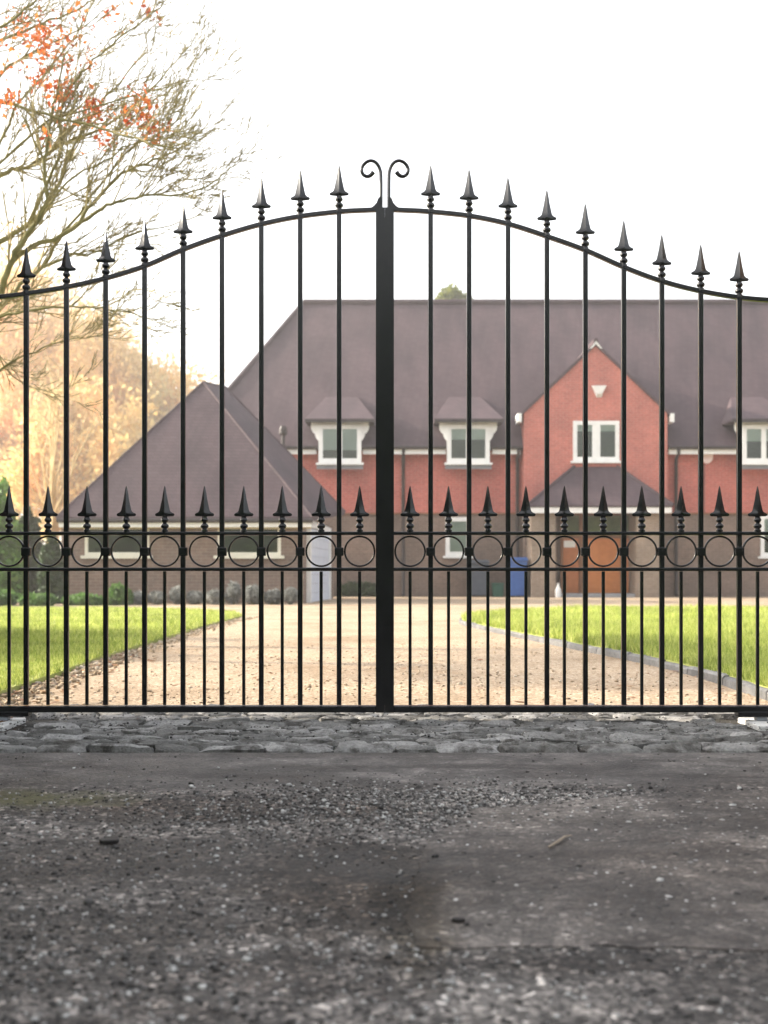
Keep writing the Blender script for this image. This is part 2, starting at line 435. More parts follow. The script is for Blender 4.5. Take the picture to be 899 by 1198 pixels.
M['lawn'] = mottled('lawn_turf', (.21, .245, .055), (.41, .42, .14), .7, .95, .6, 140)
M['litter'] = leaf_mat('fallen_leaf', (.12, .055, .03), (.26, .12, .05), (.36, .20, .08), .1)
M['straw'] = mottled('dry_straw', (.30, .24, .18), (.38, .31, .24), 9, .8)
M['darkbark'] = mottled('wet_bark', (.016, .014, .013), (.03, .026, .024), 30, .6)

# ------------------------------------------------------------------ setting
rng = random.Random(7)
nr = np.random.default_rng(11)

g = MB(); g.add([(-700, -300, -.03), (700, -300, -.03), (700, 900, -.03), (-700, 900, -.03)], [(0, 1, 2, 3)])
tag(g.build('ground', M['soil']), kind='structure')

r_ = MB(); r_.add([(-40, -9, 0), (40, -9, 0), (40, 3.712, 0), (-40, 3.712, 0)], [(0, 1, 2, 3)])
tag(r_.build('road', M['asphalt']), kind='structure')

# repaired patch of asphalt, a thin sheet with a wandering edge
def wander(a, b, n, amp, rg):
    a = Vector(a); b = Vector(b); out = []
    d = (b - a); nn = Vector((-d.y, d.x)).normalized(); w = 0
    for i in range(n):
        t = i / n; w = w * .7 + rg.uniform(-amp, amp)
        p = a + d * t + nn * w * math.sin(PI * t) ** .3 if i else a
        out.append((p.x, p.y))
    return out
pa = [Vector(G(x, y)).xy for x, y in ((499, 990), (487, 1109), (1010, 1111), (1060, 925), (800, 926), (560, 945))]
poly = []
for i in range(len(pa)):
    poly += wander(pa[i], pa[(i + 1) % len(pa)], 14, .012, rng)
mb = MB(); mb.prism_z(poly, -.003, .0022)
tag(mb.build('road_patch', M['patch']), kind='structure')

d_ = MB(); d_.add([(-14, 4.93, .004), (26, 4.93, .004), (26, 37.4, .004), (-14, 37.4, .004)], [(0, 1, 2, 3)])
tag(d_.build('driveway', M['gravel']), kind='structure')

# granite setts: one mesh of individually shaped stones on a dirt bed; its dark front strip stands for edge shade
mb = MB(); mb.box(-40, 40, 3.7125, 5.02, -.028, -.012)
bed = mb.build('cobble_bed', M['dirt']); tag(bed, kind='structure')
mb = MB(); y = 3.745
row = 0
while y < 4.98:
    dep = rng.uniform(.050, .080) if row else .085
    x = -3.3 - rng.random() * .3
    while x < 3.3:
        L = rng.uniform(.10, .20) * (1.3 if row < 2 else 1)
        gap = rng.uniform(.005, .014)
        nx, ny = 9, 6
        zt = .011 + rng.uniform(-.002, .002) - (.004 if row else 0)
        tilt = rng.uniform(-.012, .012); tl2 = rng.uniform(-.03, .03)
        xm = (x + L / 2) / 1
        if abs(y + dep / 2 - 4.47) < .24 and ((-1.75 < xm < -1.33) or (1.29 < xm < 1.75)):
            x += L; continue
        vs = []
        ph = rng.uniform(0, 9); ph2 = rng.uniform(0, 9)
        x0, x1 = x + gap / 2, x + L - gap / 2; y0, y1 = y + .004, y + dep - .006 - rng.random() * .006
        for j in range(ny + 1):
            for i in range(nx + 1):
                u, v = i / nx, j / ny
                ed = min(u, 1 - u) * (x1 - x0); ev = min(v, 1 - v) * (y1 - y0)
                e = min(ed, ev)
                rnd = 0 if e > .018 else (.018 - e) ** 2 / .018 * .62
                xx = x0 + u * (x1 - x0) + .010 * math.sin(v * 4 + ph) * (1 if 0 < i < nx else .8)
                yy = y0 + v * (y1 - y0) + .009 * math.sin(u * 5 + ph2) + .004 * math.sin(u * 13 + ph)
                zz = zt + tilt * (u - .5) + tl2 * (v - .5) + .0022 * math.sin(u * 7 + ph) * math.cos(v * 5 + ph2) + rng.uniform(-.0015, .0015) - rnd
                vs.append((xx, yy, zz))
        fs = []
        W = nx + 1
        for j in range(ny):
            for i in range(nx):
                fs.append((j * W + i, j * W + i + 1, (j + 1) * W + i + 1, (j + 1) * W + i))
        rim = [i for i in range(W)] + [j * W + nx for j in range(1, ny + 1)] + [ny * W + i for i in range(nx - 1, -1, -1)] + [j * W for j in range(ny - 1, 0, -1)]
        o = len(vs)
        for i in rim: vs.append((vs[i][0], vs[i][1], -.02))
        n = len(rim)
        for i in range(n): fs.append((rim[i], o + i, o + (i + 1) % n, rim[(i + 1) % n]))
        mb.add(vs, fs)
        x += L
    y += dep; row += 1
tag(mb.build('cobblestones', M['sett'], smooth=True, angle=50), kind='structure')

# ---- lawns
def smooth_path(pts, n=8):
    out = []
    for i in range(len(pts) - 1):
        p0 = pts[max(i - 1, 0)]; p1 = pts[i]; p2 = pts[i + 1]; p3 = pts[min(i + 2, len(pts) - 1)]
        for k in range(n):
            t = k / n
            out.append(.5 * ((2 * p1) + (p2 - p0) * t + (2 * p0 - 5 * p1 + 4 * p2 - p3) * t * t + (3 * p1 - p0 - 3 * p2 + p3) * t ** 3))
    out.append(pts[-1]); return out

def turf(poly, z0, z1, name):
    mb = MB(); mb.prism_z([(p.x, p.y) for p in poly], z0, z1)
    return tag(mb.build(name, M['lawn']), kind='structure')

L_edge = smooth_path([G(x, y).xy for x, y in ((-110, 850), (-40, 832), (15, 811), (70, 792), (110, 776), (150, 763), (200, 747), (245, 733), (272, 726), (284, 722.5))])
L_poly = L_edge + [G(276, 719.5).xy, G(240, 717).xy, G(150, 714).xy, G(60, 711.5).xy, Vector((-12, 23)), Vector((-12, 5.2))]
R_line = smooth_path([G(x, y).xy for x, y in ((960, 838), (899, 818), (842, 799), (792, 785), (742, 773.5), (700, 765), (650, 755), (600, 744.5), (566, 737), (547, 732.5))])
R_tip = smooth_path([G(547, 732.5).xy, G(541, 730).xy, G(545, 727).xy, G(575, 723).xy, G(640, 719).xy, G(760, 716.5).xy, G(905, 715.5).xy], 6)
R_poly = R_line + R_tip[1:] + [Vector((20, 19.5)), Vector((20, 4.6))]
turf(L_poly, -.01, .03, 'lawn')
o = turf(R_poly, -.01, .055, 'lawn')

def in_poly(px, py, poly):
    P_ = np.array([(p.x, p.y) for p in poly]); x1, y1 = P_[:, 0], P_[:, 1]; x2, y2 = np.roll(x1, -1), np.roll(y1, -1)
    inside = np.zeros(len(px), bool)
    for a, b, c, d in zip(x1, y1, x2, y2):
        cond = ((b > py) != (d > py)) & (px < (c - a) * (py - b) / (d - b + 1e-12) + a)
        inside ^= cond
    return inside

def blades(poly, z, name, n, ymax, hmax):
    # more blades close by
    u = nr.random(n * 4)
    Yv = 5.0 * (ymax / 5.0) ** (u ** 1.0)
    Xv = (nr.random(n * 4) * 2 - 1) * Yv * .37
    k = in_poly(Xv, Yv, poly)
    Xv, Yv = Xv[k][:n], Yv[k][:n]; m = len(Xv)
    clump = .55 + .45 * np.sin(Xv * 3.1 + np.sin(Yv * 2.3) * 2) * np.sin(Yv * 2.7 + 1.3)
    h = (hmax * (.45 + .55 * nr.random(m)) * (.75 + .35 * clump)) * np.clip(Yv / 7, .8, 1.6)
    w = .0028 * np.clip(Yv / 5, 1, 4)
    a = nr.random(m) * 2 * PI; lean = nr.normal(0, .35, (m, 2))
    base = np.stack([Xv, Yv, np.full(m, z)], 1)
    side = np.stack([np.cos(a) * w, np.sin(a) * w, np.zeros(m)], 1)
    top = base + np.stack([lean[:, 0] * h, lean[:, 1] * h, h], 1)
    V = np.stack([base - side, base + side, top], 1)
    return tag(np_mesh(name, V, 3, M['grass_blade']), kind='stuff')
tag(blades(L_poly, .03, 'grass', 60000, 21, .045), 'sunlit mown grass of the lawn on the left, beside the ragged gravel edge', 'grass')
tag(blades(R_poly, .055, 'grass', 70000, 19, .075), 'taller green grass of the lawn on the right, behind the stone kerb', 'grass')

# granite kerb, stone by stone in one mesh, along the right lawn
mb = MB()
path = R_line + R_tip[1:13]
acc = [0]
for a, b in zip(path, path[1:]): acc.append(acc[-1] + (b - a).length)
def at(s):
    for i in range(len(path) - 1):
        if acc[i + 1] >= s:
            t = (s - acc[i]) / max(acc[i + 1] - acc[i], 1e-9); return path[i].lerp(path[i + 1], t), (path[i + 1] - path[i]).normalized()
    return path[-1], (path[-1] - path[-2]).normalized()
s_ = 0
while s_ < acc[-1] - .05:
    L = min(rng.uniform(.5, .9), acc[-1] - s_)
    k = max(2, int(L / .12)); z = .052 + rng.uniform(-.006, .006)
    vs = []
    for i in range(k + 1):
        p, d = at(s_ + .006 + (L - .012) * i / k); nrm = Vector((d.y, -d.x))
        if nrm.x > 0: pass
        c = p
        wv = .038 + rng.uniform(-.003, .003)
        zj = z + rng.uniform(-.003, .003)
        for off, zz in ((-wv, -.01), (-wv, zj - .012), (-wv + .012, zj), (wv - .012, zj), (wv, zj - .012), (wv, -.01)):
            q = c + nrm * off; vs.append((q.x, q.y, zz))
    fs = [(i * 6 + j, i * 6 + j + 1, (i + 1) * 6 + j + 1, (i + 1) * 6 + j) for i in range(k) for j in range(5)]
    fs += [(0, 1, 2, 3, 4, 5), tuple(k * 6 + j for j in range(5, -1, -1))]
    mb.add(vs, fs); s_ += L
tag(mb.build('kerb', M['kerb'], smooth=True, angle=35), kind='structure')

# ---- loose stones
def ico():
    t = (1 + 5 ** .5) / 2
    v = np.array([(-1, t, 0), (1, t, 0), (-1, -t, 0), (1, -t, 0), (0, -1, t), (0, 1, t), (0, -1, -t), (0, 1, -t), (t, 0, -1), (t, 0, 1), (-t, 0, -1), (-t, 0, 1)], float)
    v /= np.linalg.norm(v[0])
    f = np.array([(0, 11, 5), (0, 5, 1), (0, 1, 7), (0, 7, 10), (0, 10, 11), (1, 5, 9), (5, 11, 4), (11, 10, 2), (10, 7, 6), (7, 1, 8), (3, 9, 4), (3, 4, 2), (3, 2, 6), (3, 6, 8), (3, 8, 9), (4, 9, 5), (2, 4, 11), (6, 2, 10), (8, 6, 7), (9, 8, 1)])
    return v, f
IV, IF = ico()
def stones(name, X, Y, Z, S, mat):
    n = len(X)
    jit = 1 + nr.normal(0, .16, (n, 12, 1))
    sc_ = np.stack([S * nr.uniform(.7, 1.3, n), S * nr.uniform(.7, 1.3, n), S * nr.uniform(.45, .75, n)], 1)[:, None, :]
    v = IV[None] * jit * sc_
    a = nr.random(n) * 2 * PI; c, s = np.cos(a)[:, None], np.sin(a)[:, None]
    x = v[..., 0] * c - v[..., 1] * s; y = v[..., 0] * s + v[..., 1] * c
    v = np.stack([x + X[:, None], y + Y[:, None], v[..., 2] + Z[:, None] + S[:, None] * .25], -1).reshape(-1, 3)
    f = (IF[None] + (np.arange(n) * 12)[:, None, None]).reshape(-1, 3)
    me = bpy.data.meshes.new(name)
    me.vertices.add(len(v)); me.vertices.foreach_set('co', v.astype(np.float32).ravel())
    me.loops.add(f.size); me.loops.foreach_set('vertex_index', f.astype(np.int32).ravel())
    me.polygons.add(len(f)); me.polygons.foreach_set('loop_start', np.arange(0, f.size, 3, dtype=np.int32)); me.polygons.foreach_set('loop_total', np.full(len(f), 3, np.int32))
    me.update(calc_edges=True); me.materials.append(mat)
    o = bpy.data.objects.new(name, me); col.objects.link(o); return o

def scatter(n, y0, y1, dens):
    u = nr.random(n * 6); Yv = y0 * (y1 / y0) ** u; Xv = (nr.random(n * 6) * 2 - 1) * (Yv * .37 + .3)
    k = nr.random(n * 6) < dens(Xv, Yv); return Xv[k][:n], Yv[k][:n]
def sn(x, y, f, a=0): return .5 + .5 * np.sin(x * f + a + 1.3 * np.sin(y * f * .8 + a)) * np.sin(y * f * 1.3 + 2 * a)
def dens_road(x, y):
    d = .12 + .5 * sn(x, y, 2.1, .6) ** 2
    heap = np.exp(-((x - .12) / .55) ** 2 - ((y - 2.9) / .22) ** 2)        # swept up gravel in the middle
    heap2 = np.exp(-((x + .15) / .35) ** 2 - ((y - 2.65) / .18) ** 2)
    left = ((x < .1) & (y < 2.9)) * .12
    strip = np.where(y > 3.05, .12, 1.0)
    dark = 1 - .8 * np.exp(-((x + .06) / .22) ** 2 - ((y - 2.15) / .3) ** 2) - .7 * np.exp(-((x + .5) / .4) ** 2 - ((y - 2.85) / .15) ** 2)
    patch = np.where((x > .07) & (y < 2.4) & (y > 1.76), .55, 1.0)
    return np.clip((d + left) * strip * patch * .45 * dark + heap * 1.0 + heap2 * .5, 0, 1)
X, Y = scatter(17000, 1.2, 3.72, dens_road)
u = nr.random(4500); Xs = (u * 2 - 1) * 1.9; Ys = 3.76 + nr.random(4500) ** .7 * 1.2        # grit in the joints of the setts
S = np.abs(nr.normal(0, .0019, len(X))) + .0013
S = np.where(nr.random(len(X)) < .012, S * 1.7, S)
tag(stones('sett_grit', Xs, Ys, nr.uniform(-.006, .012, 4500), np.abs(nr.normal(0, .0018, 4500)) + .0016, M['pebble']), 'dark grit lying in the joints of the granite setts', 'grit', kind='stuff')
tag(stones('loose_gravel', X, Y, np.zeros(len(X)), S, M['pebble']), 'dark loose gravel scattered over the worn asphalt', 'gravel', kind='stuff')
X, Y = scatter(4500, 4.95, 11, lambda x, y: np.clip(.25 + .6 * sn(x, y, 1.7), 0, 1))
k = ~(in_poly(X, Y, L_poly) | in_poly(X, Y, R_poly)); X, Y = X[k], Y[k]
S = np.abs(nr.normal(0, .0035, len(X))) + .0025
tag(stones('drive_gravel', X, Y, np.full(len(X), .004), S, M['pebble_pale']), 'pale loose stones lying on the gravel drive behind the gate', 'gravel', kind='stuff')

# pale stones and fallen leaves along the ragged left edge
def along(path, n, off, sd):
    seg = nr.integers(0, len(path) - 1, n); t = nr.random(n)
    A = np.array([(p.x, p.y) for p in path])
    q = A[seg] * (1 - t[:, None]) + A[seg + 1] * t[:, None]
    return q[:, 0] + off + nr.normal(0, sd, n), q[:, 1] + nr.normal(0, sd, n)
X, Y = along(L_edge, 2600, .07, .07)
tag(stones('edge_stones', X, Y, np.full(len(X), .006), np.abs(nr.normal(0, .008, len(X))) + .004, M['pebble_pale']), 'larger pale stones strewn along the ragged edge of the left lawn', 'stones', kind='stuff')
def litter(X, Y, z, s, name, mat):
    m = len(X); a = nr.random(m) * 2 * PI; s = s * nr.uniform(.6, 1.3, m)
    ca, sa = np.cos(a), np.sin(a); V = []
    for dx, dy in ((-1, 0), (0, -.5), (1, 0), (0, .5)):
        V.append(np.stack([X + (dx * ca - dy * sa) * s, Y + (dx * sa + dy * ca) * s, z + nr.uniform(0.002, .014, m)], 1))
    return np_mesh(name, np.stack(V, 1), 4, mat)
X, Y = along(L_edge[:40], 160, .10, .12); X2, Y2 = scatter(70, 5, 8, lambda x, y: x * 0 + .5)
X = np.concatenate([X, X2]); Y = np.concatenate([Y, Y2]); k = ~in_poly(X, Y, R_poly)
tag(litter(X[k], Y[k], .008, .026, 'fallen_leaves', M['litter']), 'brown fallen leaves scattered on the drive edge behind the gate', 'leaves', kind='stuff')

a, b = G(642, 991, .006), G(669, 977, .006)
mb = MB(); mb.tube([a, a.lerp(b, .4) + Vector((.004, .006, .002)), a.lerp(b, .75) + Vector((-.003, 0, .003)), b], [.0022, .003, .0025, .0012], 6)
tag(mb.build('dry_stem', M['straw']), 'thin pale dry stem lying on the asphalt right of centre', 'stem')
def chip(px, py, w, h, label):
    c = G(px, py, .005); mb = MB(); n = 9; pl = []
    for i in range(n):
        an = 2 * PI * i / n; pl.append((c.x + math.cos(an) * w * rng.uniform(.8, 1.1), c.y + math.sin(an) * h * rng.uniform(.7, 1.1)))
    mb.prism_z(pl, .001, .009); o = mb.build('bark_chip', M['darkbark'], bevel=.002); tag(o, label, 'bark')
chip(537, 1076.5, .012, .008, 'small black bark chip lying on the smooth repaired asphalt patch')
chip(128, 983.5, .022, .02, 'flat dark bark chip lying on the rough asphalt at left')

# ------------------------------------------------------------------ GATE
S_ = F / GY
def gx(px): return (px - CX) / S_
def gz(py): return CAM_H - (py - HY) / S_
arch_pts = [(-25, 349.5), (0, 347.6), (31, 343.7), (77.5, 336), (123.5, 325.8), (169, 311.7), (214, 292.3), (259.5, 276), (306, 262.4), (351.5, 253.2), (397, 247.8), (420, 246.4), (450.5, 245.4),
            (481, 246.4), (504, 247.8), (549, 252.6), (594.5, 262), (640, 276.6), (685, 292.8), (730, 312.6), (774.5, 329), (820, 340.6), (865, 348), (899, 351), (926, 352.3)]
def arch(px):
    for (x0, y0), (x1, y1) in zip(arch_pts, arch_pts[1:]):
        if x0 <= px <= x1:
            return y0 + (y1 - y0) * (px - x0) / (x1 - x0)
arch_s = smooth_path([Vector(p) for p in arch_pts], 6)

def spear(mb, px, py_tip, k=8):
    """arrow head over two beads; py_tip = row of its point. Four-sided blade with curled barbs."""
    x, z = gx(px), gz(py_tip); u = 1 / S_
    secs = [(0, .25, .25), (2.5, 1.0, .8), (9, 2.2, 1.8), (16, 3.3, 2.6), (24, 5.0, 3.4), (28.5, 6.0, 3.7), (30.2, 7.0, 3.8), (31.3, 8.6, 3.8), (32.0, 10.2, 3.7), (32.8, 11.2, 3.6), (34.2, 11.3, 3.4), (35.4, 10.2, 3.2), (35.6, 8.6, 3.0), (34.8, 7.0, 3.0), (33.6, 5.2, 2.9), (34.4, 3.2, 2.8),
            (37.6, 2.7, 2.7)]
    o = len(mb.v)
    for d, wx, wy in secs:
        ring = [(wx, 0), (wx * .34, wy * .62), (0, wy), (-wx * .34, wy * .62), (-wx, 0), (-wx * .34, -wy * .62), (0, -wy), (wx * .34, -wy * .62)]
        for a, b in ring: mb.v.append((x + a * u, GY + b * u, z - d * u))
    for i in range(len(secs) - 1):
        for j in range(8):
            a = o + i * 8 + j; b = o + i * 8 + (j + 1) % 8; mb.f.append((a, b, b + 8, a + 8))
    mb.f.append(tuple(o + j for j in range(7, -1, -1))); mb.f.append(tuple(o + (len(secs) - 1) * 8 + j for j in range(8)))
    prof = [(2.4, 36.6), (3.7, 38.0), (4.4, 39.8), (4.0, 41.4), (2.5, 42.7), (2.1, 43.4), (2.7, 44.1), (4.4, 45.4), (4.9, 47.2), (4.2, 49), (2.6, 50.2), (2.8, 50.8), (3.9, 51.4), (4.0, 54.4)]
    mb.lathe(x, GY, [(r * u, z - d * u) for r, d in prof][::-1], 12)

left_mains = [31, 78, 124, 169.5, 214.5, 260, 306, 351.5, 397]
left_dogs = [11, 56.5, 102, 148, 193, 239.5, 285.5, 330.5, 376, 421]
right_mains = [504, 549, 594.5, 640, 685, 730, 774.5, 820, 865]
right_dogs = [480, 525, 571, 615.5, 660.5, 706, 751, 797, 842, 886.5]

def gate_leaf(side):
    Lf = side < 0
    label = ('left leaf of the black iron double gate, spear topped bars sloping down to the left' if Lf
             else 'right leaf of the black iron double gate, spear topped bars sloping down to the right')
    hinge_px = -16 if Lf else 917
    root = empty('gate_leaf', (gx(hinge_px), GY, 0), label, 'gate', 'leaves of the iron double gate')
    xa, xb = (-10, 440.3) if Lf else (460.7, 911)
    # stiles
    st = MB()
    if Lf: st.box(gx(440), gx(450.47), GY - .0245, GY + .0245, gz(833), gz(244.8))
    else: st.box(gx(450.53), gx(461), GY - .0245, GY + .0245, gz(833), gz(244.8))
    st.build('meeting_stile', M['iron'], root)
    st = MB(); st.box(gx(hinge_px - 7), gx(hinge_px + 7), GY - .024, GY + .024, gz(834), gz(arch(max(-24, min(925, hinge_px))) - 3))
    st.build('hinge_stile', M['iron'], root, bevel=.0025)
    if Lf:
        sp = MB(); sp.box(gx(443), gx(458), GY + .025, GY + .031, gz(826), gz(252)); sp.build('slam_plate', M['iron'], root)
    # rails
    for a, b, w in ((622.0, 626.2, .0122), (664.0, 668.2, .0122), (825.3, 832.9, .022)):
        m = MB(); m.box(gx(xa), gx(xb), GY - w, GY + w, gz(b), gz(a)); m.build('rail', M['iron'], root, bevel=.0035)
    ar = MB(); pts = [p for p in arch_s if (xa - 2 <= p.x <= xb + .5)]
    h = 3.0 / S_; vs = []
    for i, p in enumerate(pts):
        t = (pts[min(i + 1, len(pts) - 1)] - pts[max(i - 1, 0)]).normalized(); n2 = Vector((-t.y, t.x)) * 2.5
        for sgn, yy in ((1, -.010), (1, .010), (-1, .010), (-1, -.010)):
            q = p + n2 * sgn; vs.append((gx(q.x), GY + yy, gz(q.y)))
    fs = [(i * 4 + j, i * 4 + (j + 1) % 4, (i + 1) * 4 + (j + 1) % 4, (i + 1) * 4 + j) for i in range(len(pts) - 1) for j in range(4)]
    fs += [(0, 1, 2, 3), tuple((len(pts) - 1) * 4 + j for j in (3, 2, 1, 0))]
    ar.add(vs, fs); ar.build('arched_rail', M['iron'], root, bevel=.003)
    # main bars with spear heads and collars
    for px in (left_mains if Lf else right_mains):
        m = MB(); m.box(gx(px - 2.8), gx(px + 2.8), GY - .0085, GY + .0085, gz(824.6), gz(arch(px) - .5))
        bar = m.build('bar', M['iron'], root, bevel=.002)
        sp = MB(); spear(sp, px, arch(px) - 54.5); sp.build('spearhead', M['iron'], bar, smooth=True, angle=38)
        c = MB(); c.box(gx(px - 5.2), gx(px + 5.2), GY - .0135, GY + .0135, gz(650.5), gz(640.5)); c.build('collar', M['iron'], bar, bevel=.003)
    for px in (left_dogs if Lf else right_dogs):
        m = MB(); m.box(gx(px - 1.85), gx(px + 1.85), GY - .006, GY + .006, gz(824.6), gz(668.5))
        m.build('short_bar', M['iron'], root, bevel=.0018)
        sp = MB(); spear(sp, px, 568.5); sp.build('spearhead', M['iron'], root, smooth=True, angle=38)
        n = 40; r0 = 17.6 / S_; rg = MB()
        rgp = [(gx(px) + math.cos(2 * PI * i / n) * r0, GY, gz(645) + math.sin(2 * PI * i / n) * r0) for i in range(n)]
        vs = []
        for i in range(n):
            an = 2 * PI * i / n; c_, s_2 = math.cos(an), math.sin(an)
            for rr, yy in ((16.3, -.0055), (18.5, -.0055), (18.5, .0055), (16.3, .0055)):
                vs.append((gx(px) + c_ * rr / S_, GY + yy, gz(645) + s_2 * rr / S_))
        fs = [(i * 4 + j, i * 4 + (j + 1) % 4, ((i + 1) % n) * 4 + (j + 1) % 4, ((i + 1) % n) * 4 + j) for i in range(n) for j in range(4)]
        rg.add(vs, fs); rg.build('ring', M['iron'], root, smooth=True, angle=40, bevel=.0028)
    # scroll on top of the meeting stile
    sg = -1 if Lf else 1; m = MB()
    def sp_(dx, y): return Vector((gx(450.6 + sg * dx), GY, gz(y)))
    pts = [(4.6, 245), (4.6, 225), (4.7, 208), (5.3, 200.5), (7.6, 194), (11.5, 189.6), (16.5, 188), (21.5, 189.6), (25.4, 193.4), (27.2, 198), (26.4, 202.6), (23.6, 205.6), (19.8, 206.4), (16.2, 204.6), (13.6, 201.4)]
    pp = smooth_path([sp_(*p) for p in pts], 4); nn_ = len(pp)
    m.tube(pp, [.0066 if i < nn_ * .75 else .0066 + .0022 * (i / nn_ - .75) * 4 for i in range(nn_)], 8)
    m.prism_y([(gx(450.6 + sg * x), gz(y)) for x, y in ((5.4, 245), (16, 243.6), (13, 241.6), (9.8, 238), (8, 233), (5.4, 230.5))], GY - .009, GY + .009)
    m.build('scroll', M['iron'], root, smooth=True, angle=45)
    # hinge shoe under the bottom rail
    m = MB()
    if Lf: m.box(gx(-22), gx(35.5), GY - .027, GY + .027, gz(837.2), gz(831.6))
    else: m.box(gx(861.5), gx(922), GY - .027, GY + .027, gz(838), gz(831.6))
    m.build('hinge_shoe', M['iron'], root, bevel=.003)
    return settle(root)
gate_leaf(-1); gate_leaf(1)

def ground_hinge(p0, p1, pl0, pl1, label):
    root = empty('ground_hinge', ((gx(p0) + gx(p1)) / 2, GY, 0), label, 'hinge', 'ground hinges of the gate')
    m = MB(); m.lathe((gx(p0) + gx(p1)) / 2, GY, [(.020, .010), (.020, .0235)], 20)
    m.box(gx(p0), gx(p1), GY - .019, GY + .019, .0076, .0225); m.build('pivot', M['greymetal'], root, bevel=.003)
    m = MB(); m.box(gx(pl0), gx(pl1), GY - .17, GY + .10, -.03, .0075); m.build('base_block', M['concrete'], root, bevel=.006)
    settle(root)
# clearance under the shoe is about 25 mm, the pale block sits just in front of the setts' level
ground_hinge(-5, 11, -26, 22, 'pale concrete ground hinge under the gate at the left frame edge')
ground_hinge(884, 897, 872, 925, 'pale concrete ground hinge under the gate at the right frame edge')

def gate_pier(x0, x1, label):
    root = empty('gate_pier', ((x0 + x1) / 2, GY, 0), label, 'gate pier', 'brick gate piers')
    m = MB(); m.box(x0, x1, GY - .22, GY + .22, -.05, 2.05); m.build('shaft', M['brick_brown'], root)
    m = MB(); m.box(x0 - .05, x1 + .05, GY - .27, GY + .27, 2.051, 2.12)
    cx = (x0 + x1) / 2
    m.add([(x0 - .03, GY - .25, 2.12), (x1 + .03, GY - .25, 2.12), (x1 + .03, GY + .25, 2.12), (x0 - .03, GY + .25, 2.12), (cx, GY, 2.24)], [(0, 1, 4), (1, 2, 4), (2, 3, 4), (3, 0, 4)])
    m.build('cap', M['step'], root); return settle(root)
gate_pier(-2.12, -1.68, 'brown brick pier carrying the left leaf of the gate')
gate_pier(1.68, 2.12, 'brown brick pier carrying the right leaf of the gate')

# ------------------------------------------------------------------ leaf clumps
def leaf_cloud(cs, n, size, flat=.55, shell=.35, gap=.0):
    """cs: list of (centre, radii). Small quads spread through the ellipsoids, denser near the skin."""
    W = np.array([r[0] * r[1] + r[1] * r[2] + r[0] * r[2] for c, r in cs]); W = W / W.sum()
    idx = nr.choice(len(cs), n, p=W)
    C = np.array([tuple(c) for c, r in cs])[idx]; Rr = np.array([tuple(r) for c, r in cs])[idx]
    d = nr.normal(size=(n, 3)); d /= np.linalg.norm(d, axis=1)[:, None]
    rad = (1 - shell * nr.random(n) ** 1.3) * (1 + nr.normal(0, .07, n))
    p = C + d * Rr * rad[:, None]
    s = size * nr.uniform(.6, 1.35, n)
    t = nr.normal(size=(n, 3)); t -= 0; t /= np.linalg.norm(t, axis=1)[:, None]
    b = np.cross(t, nr.normal(size=(n, 3))); b /= np.linalg.norm(b, axis=1)[:, None]
    t *= s[:, None]; b *= (s * flat)[:, None]
    return np.stack([p - t, p - b * .9, p + t, p + b], 1)

def ellipsoid(mb, c, r, k=12, n=7):
    prof = [(math.sin(PI * (i + .5) / n), -math.cos(PI * (i + .5) / n)) for i in range(n)]
    o = len(mb.v)
    for a, z in prof:
        for j in range(k):
            an = 2 * PI * j / k; mb.v.append((c[0] + a * math.cos(an) * r[0], c[1] + a * math.sin(an) * r[1], c[2] + z * r[2]))
    for i in range(n - 1):
        for j in range(k):
            a = o + i * k + j; b = o + i * k + (j + 1) % k; mb.f.append((a, b, b + k, a + k))
    mb.f.append(tuple(o + j for j in range(k - 1, -1, -1))); mb.f.append(tuple(o + (n - 1) * k + j for j in range(k)))

def shrub(name, label, cat, base, cs, n, size, mat, group=None, core=True, flat=.55, shell=.35, stem=True):
    root = empty(name, base, label, cat, group)
    V = leaf_cloud(cs, n, size, flat, shell)
    np_mesh('foliage', V, 4, mat, root)
    m = MB()
    if core:
        for c, r in cs: ellipsoid(m, c, [x * .45 for x in r])
        m.build('inner_growth', mat, root)
    if stem:
        m = MB()
        for c, r in cs[:6]:
            m.tube([Vector(base) + Vector((rng.uniform(-.03, .03), 0, -.02)), Vector(base).lerp(Vector(c), .5) + Vector((rng.uniform(-.1, .1) * r[0], 0, 0)), c], [.02 + .02 * r[2], .015 + .015 * r[2], .008], 5)
        m.build('stem', M['bark'], root)
    return settle(root)

# roadside hedges beside the gate piers; the unseen left one is added to shade the foreground
def hedge(x0, x1, y0, y1, h, label):
    cs = []
    y = y0
    while y < y1:
        for z in np.arange(.3, h - .25, .55):
            cs.append((((x0 + x1) / 2 + rng.uniform(-.06, .06), y, z), ((x1 - x0) / 2 * rng.uniform(.92, 1.06), .5, .5)))
        cs.append((((x0 + x1) / 2, y, h - .35 + rng.uniform(-.06, .06)), ((x1 - x0) / 2, .5, .38)))
        y += .5
    root = empty('hedge', ((x0 + x1) / 2, (y0 + y1) / 2, 0), label, 'hedge')
    np_mesh('foliage', leaf_cloud(cs, 26000, .035), 4, M['leaf_hedge'], root)
    m = MB(); m.box(x0 + .2, x1 - .2, y0, y1 - .2, -.02, h - .3); m.build('inner_growth', M['leaf_hedge'], root)
    return settle(root)
hedge(-3.7, -2.5, -7, 5.2, 2.9, 'tall dense clipped hedge added out of view left of the gate to shade the foreground')
hedge(2.6, 3.6, 2.5, 4.4, 1.5, 'lower clipped hedge beside the right gate pier')

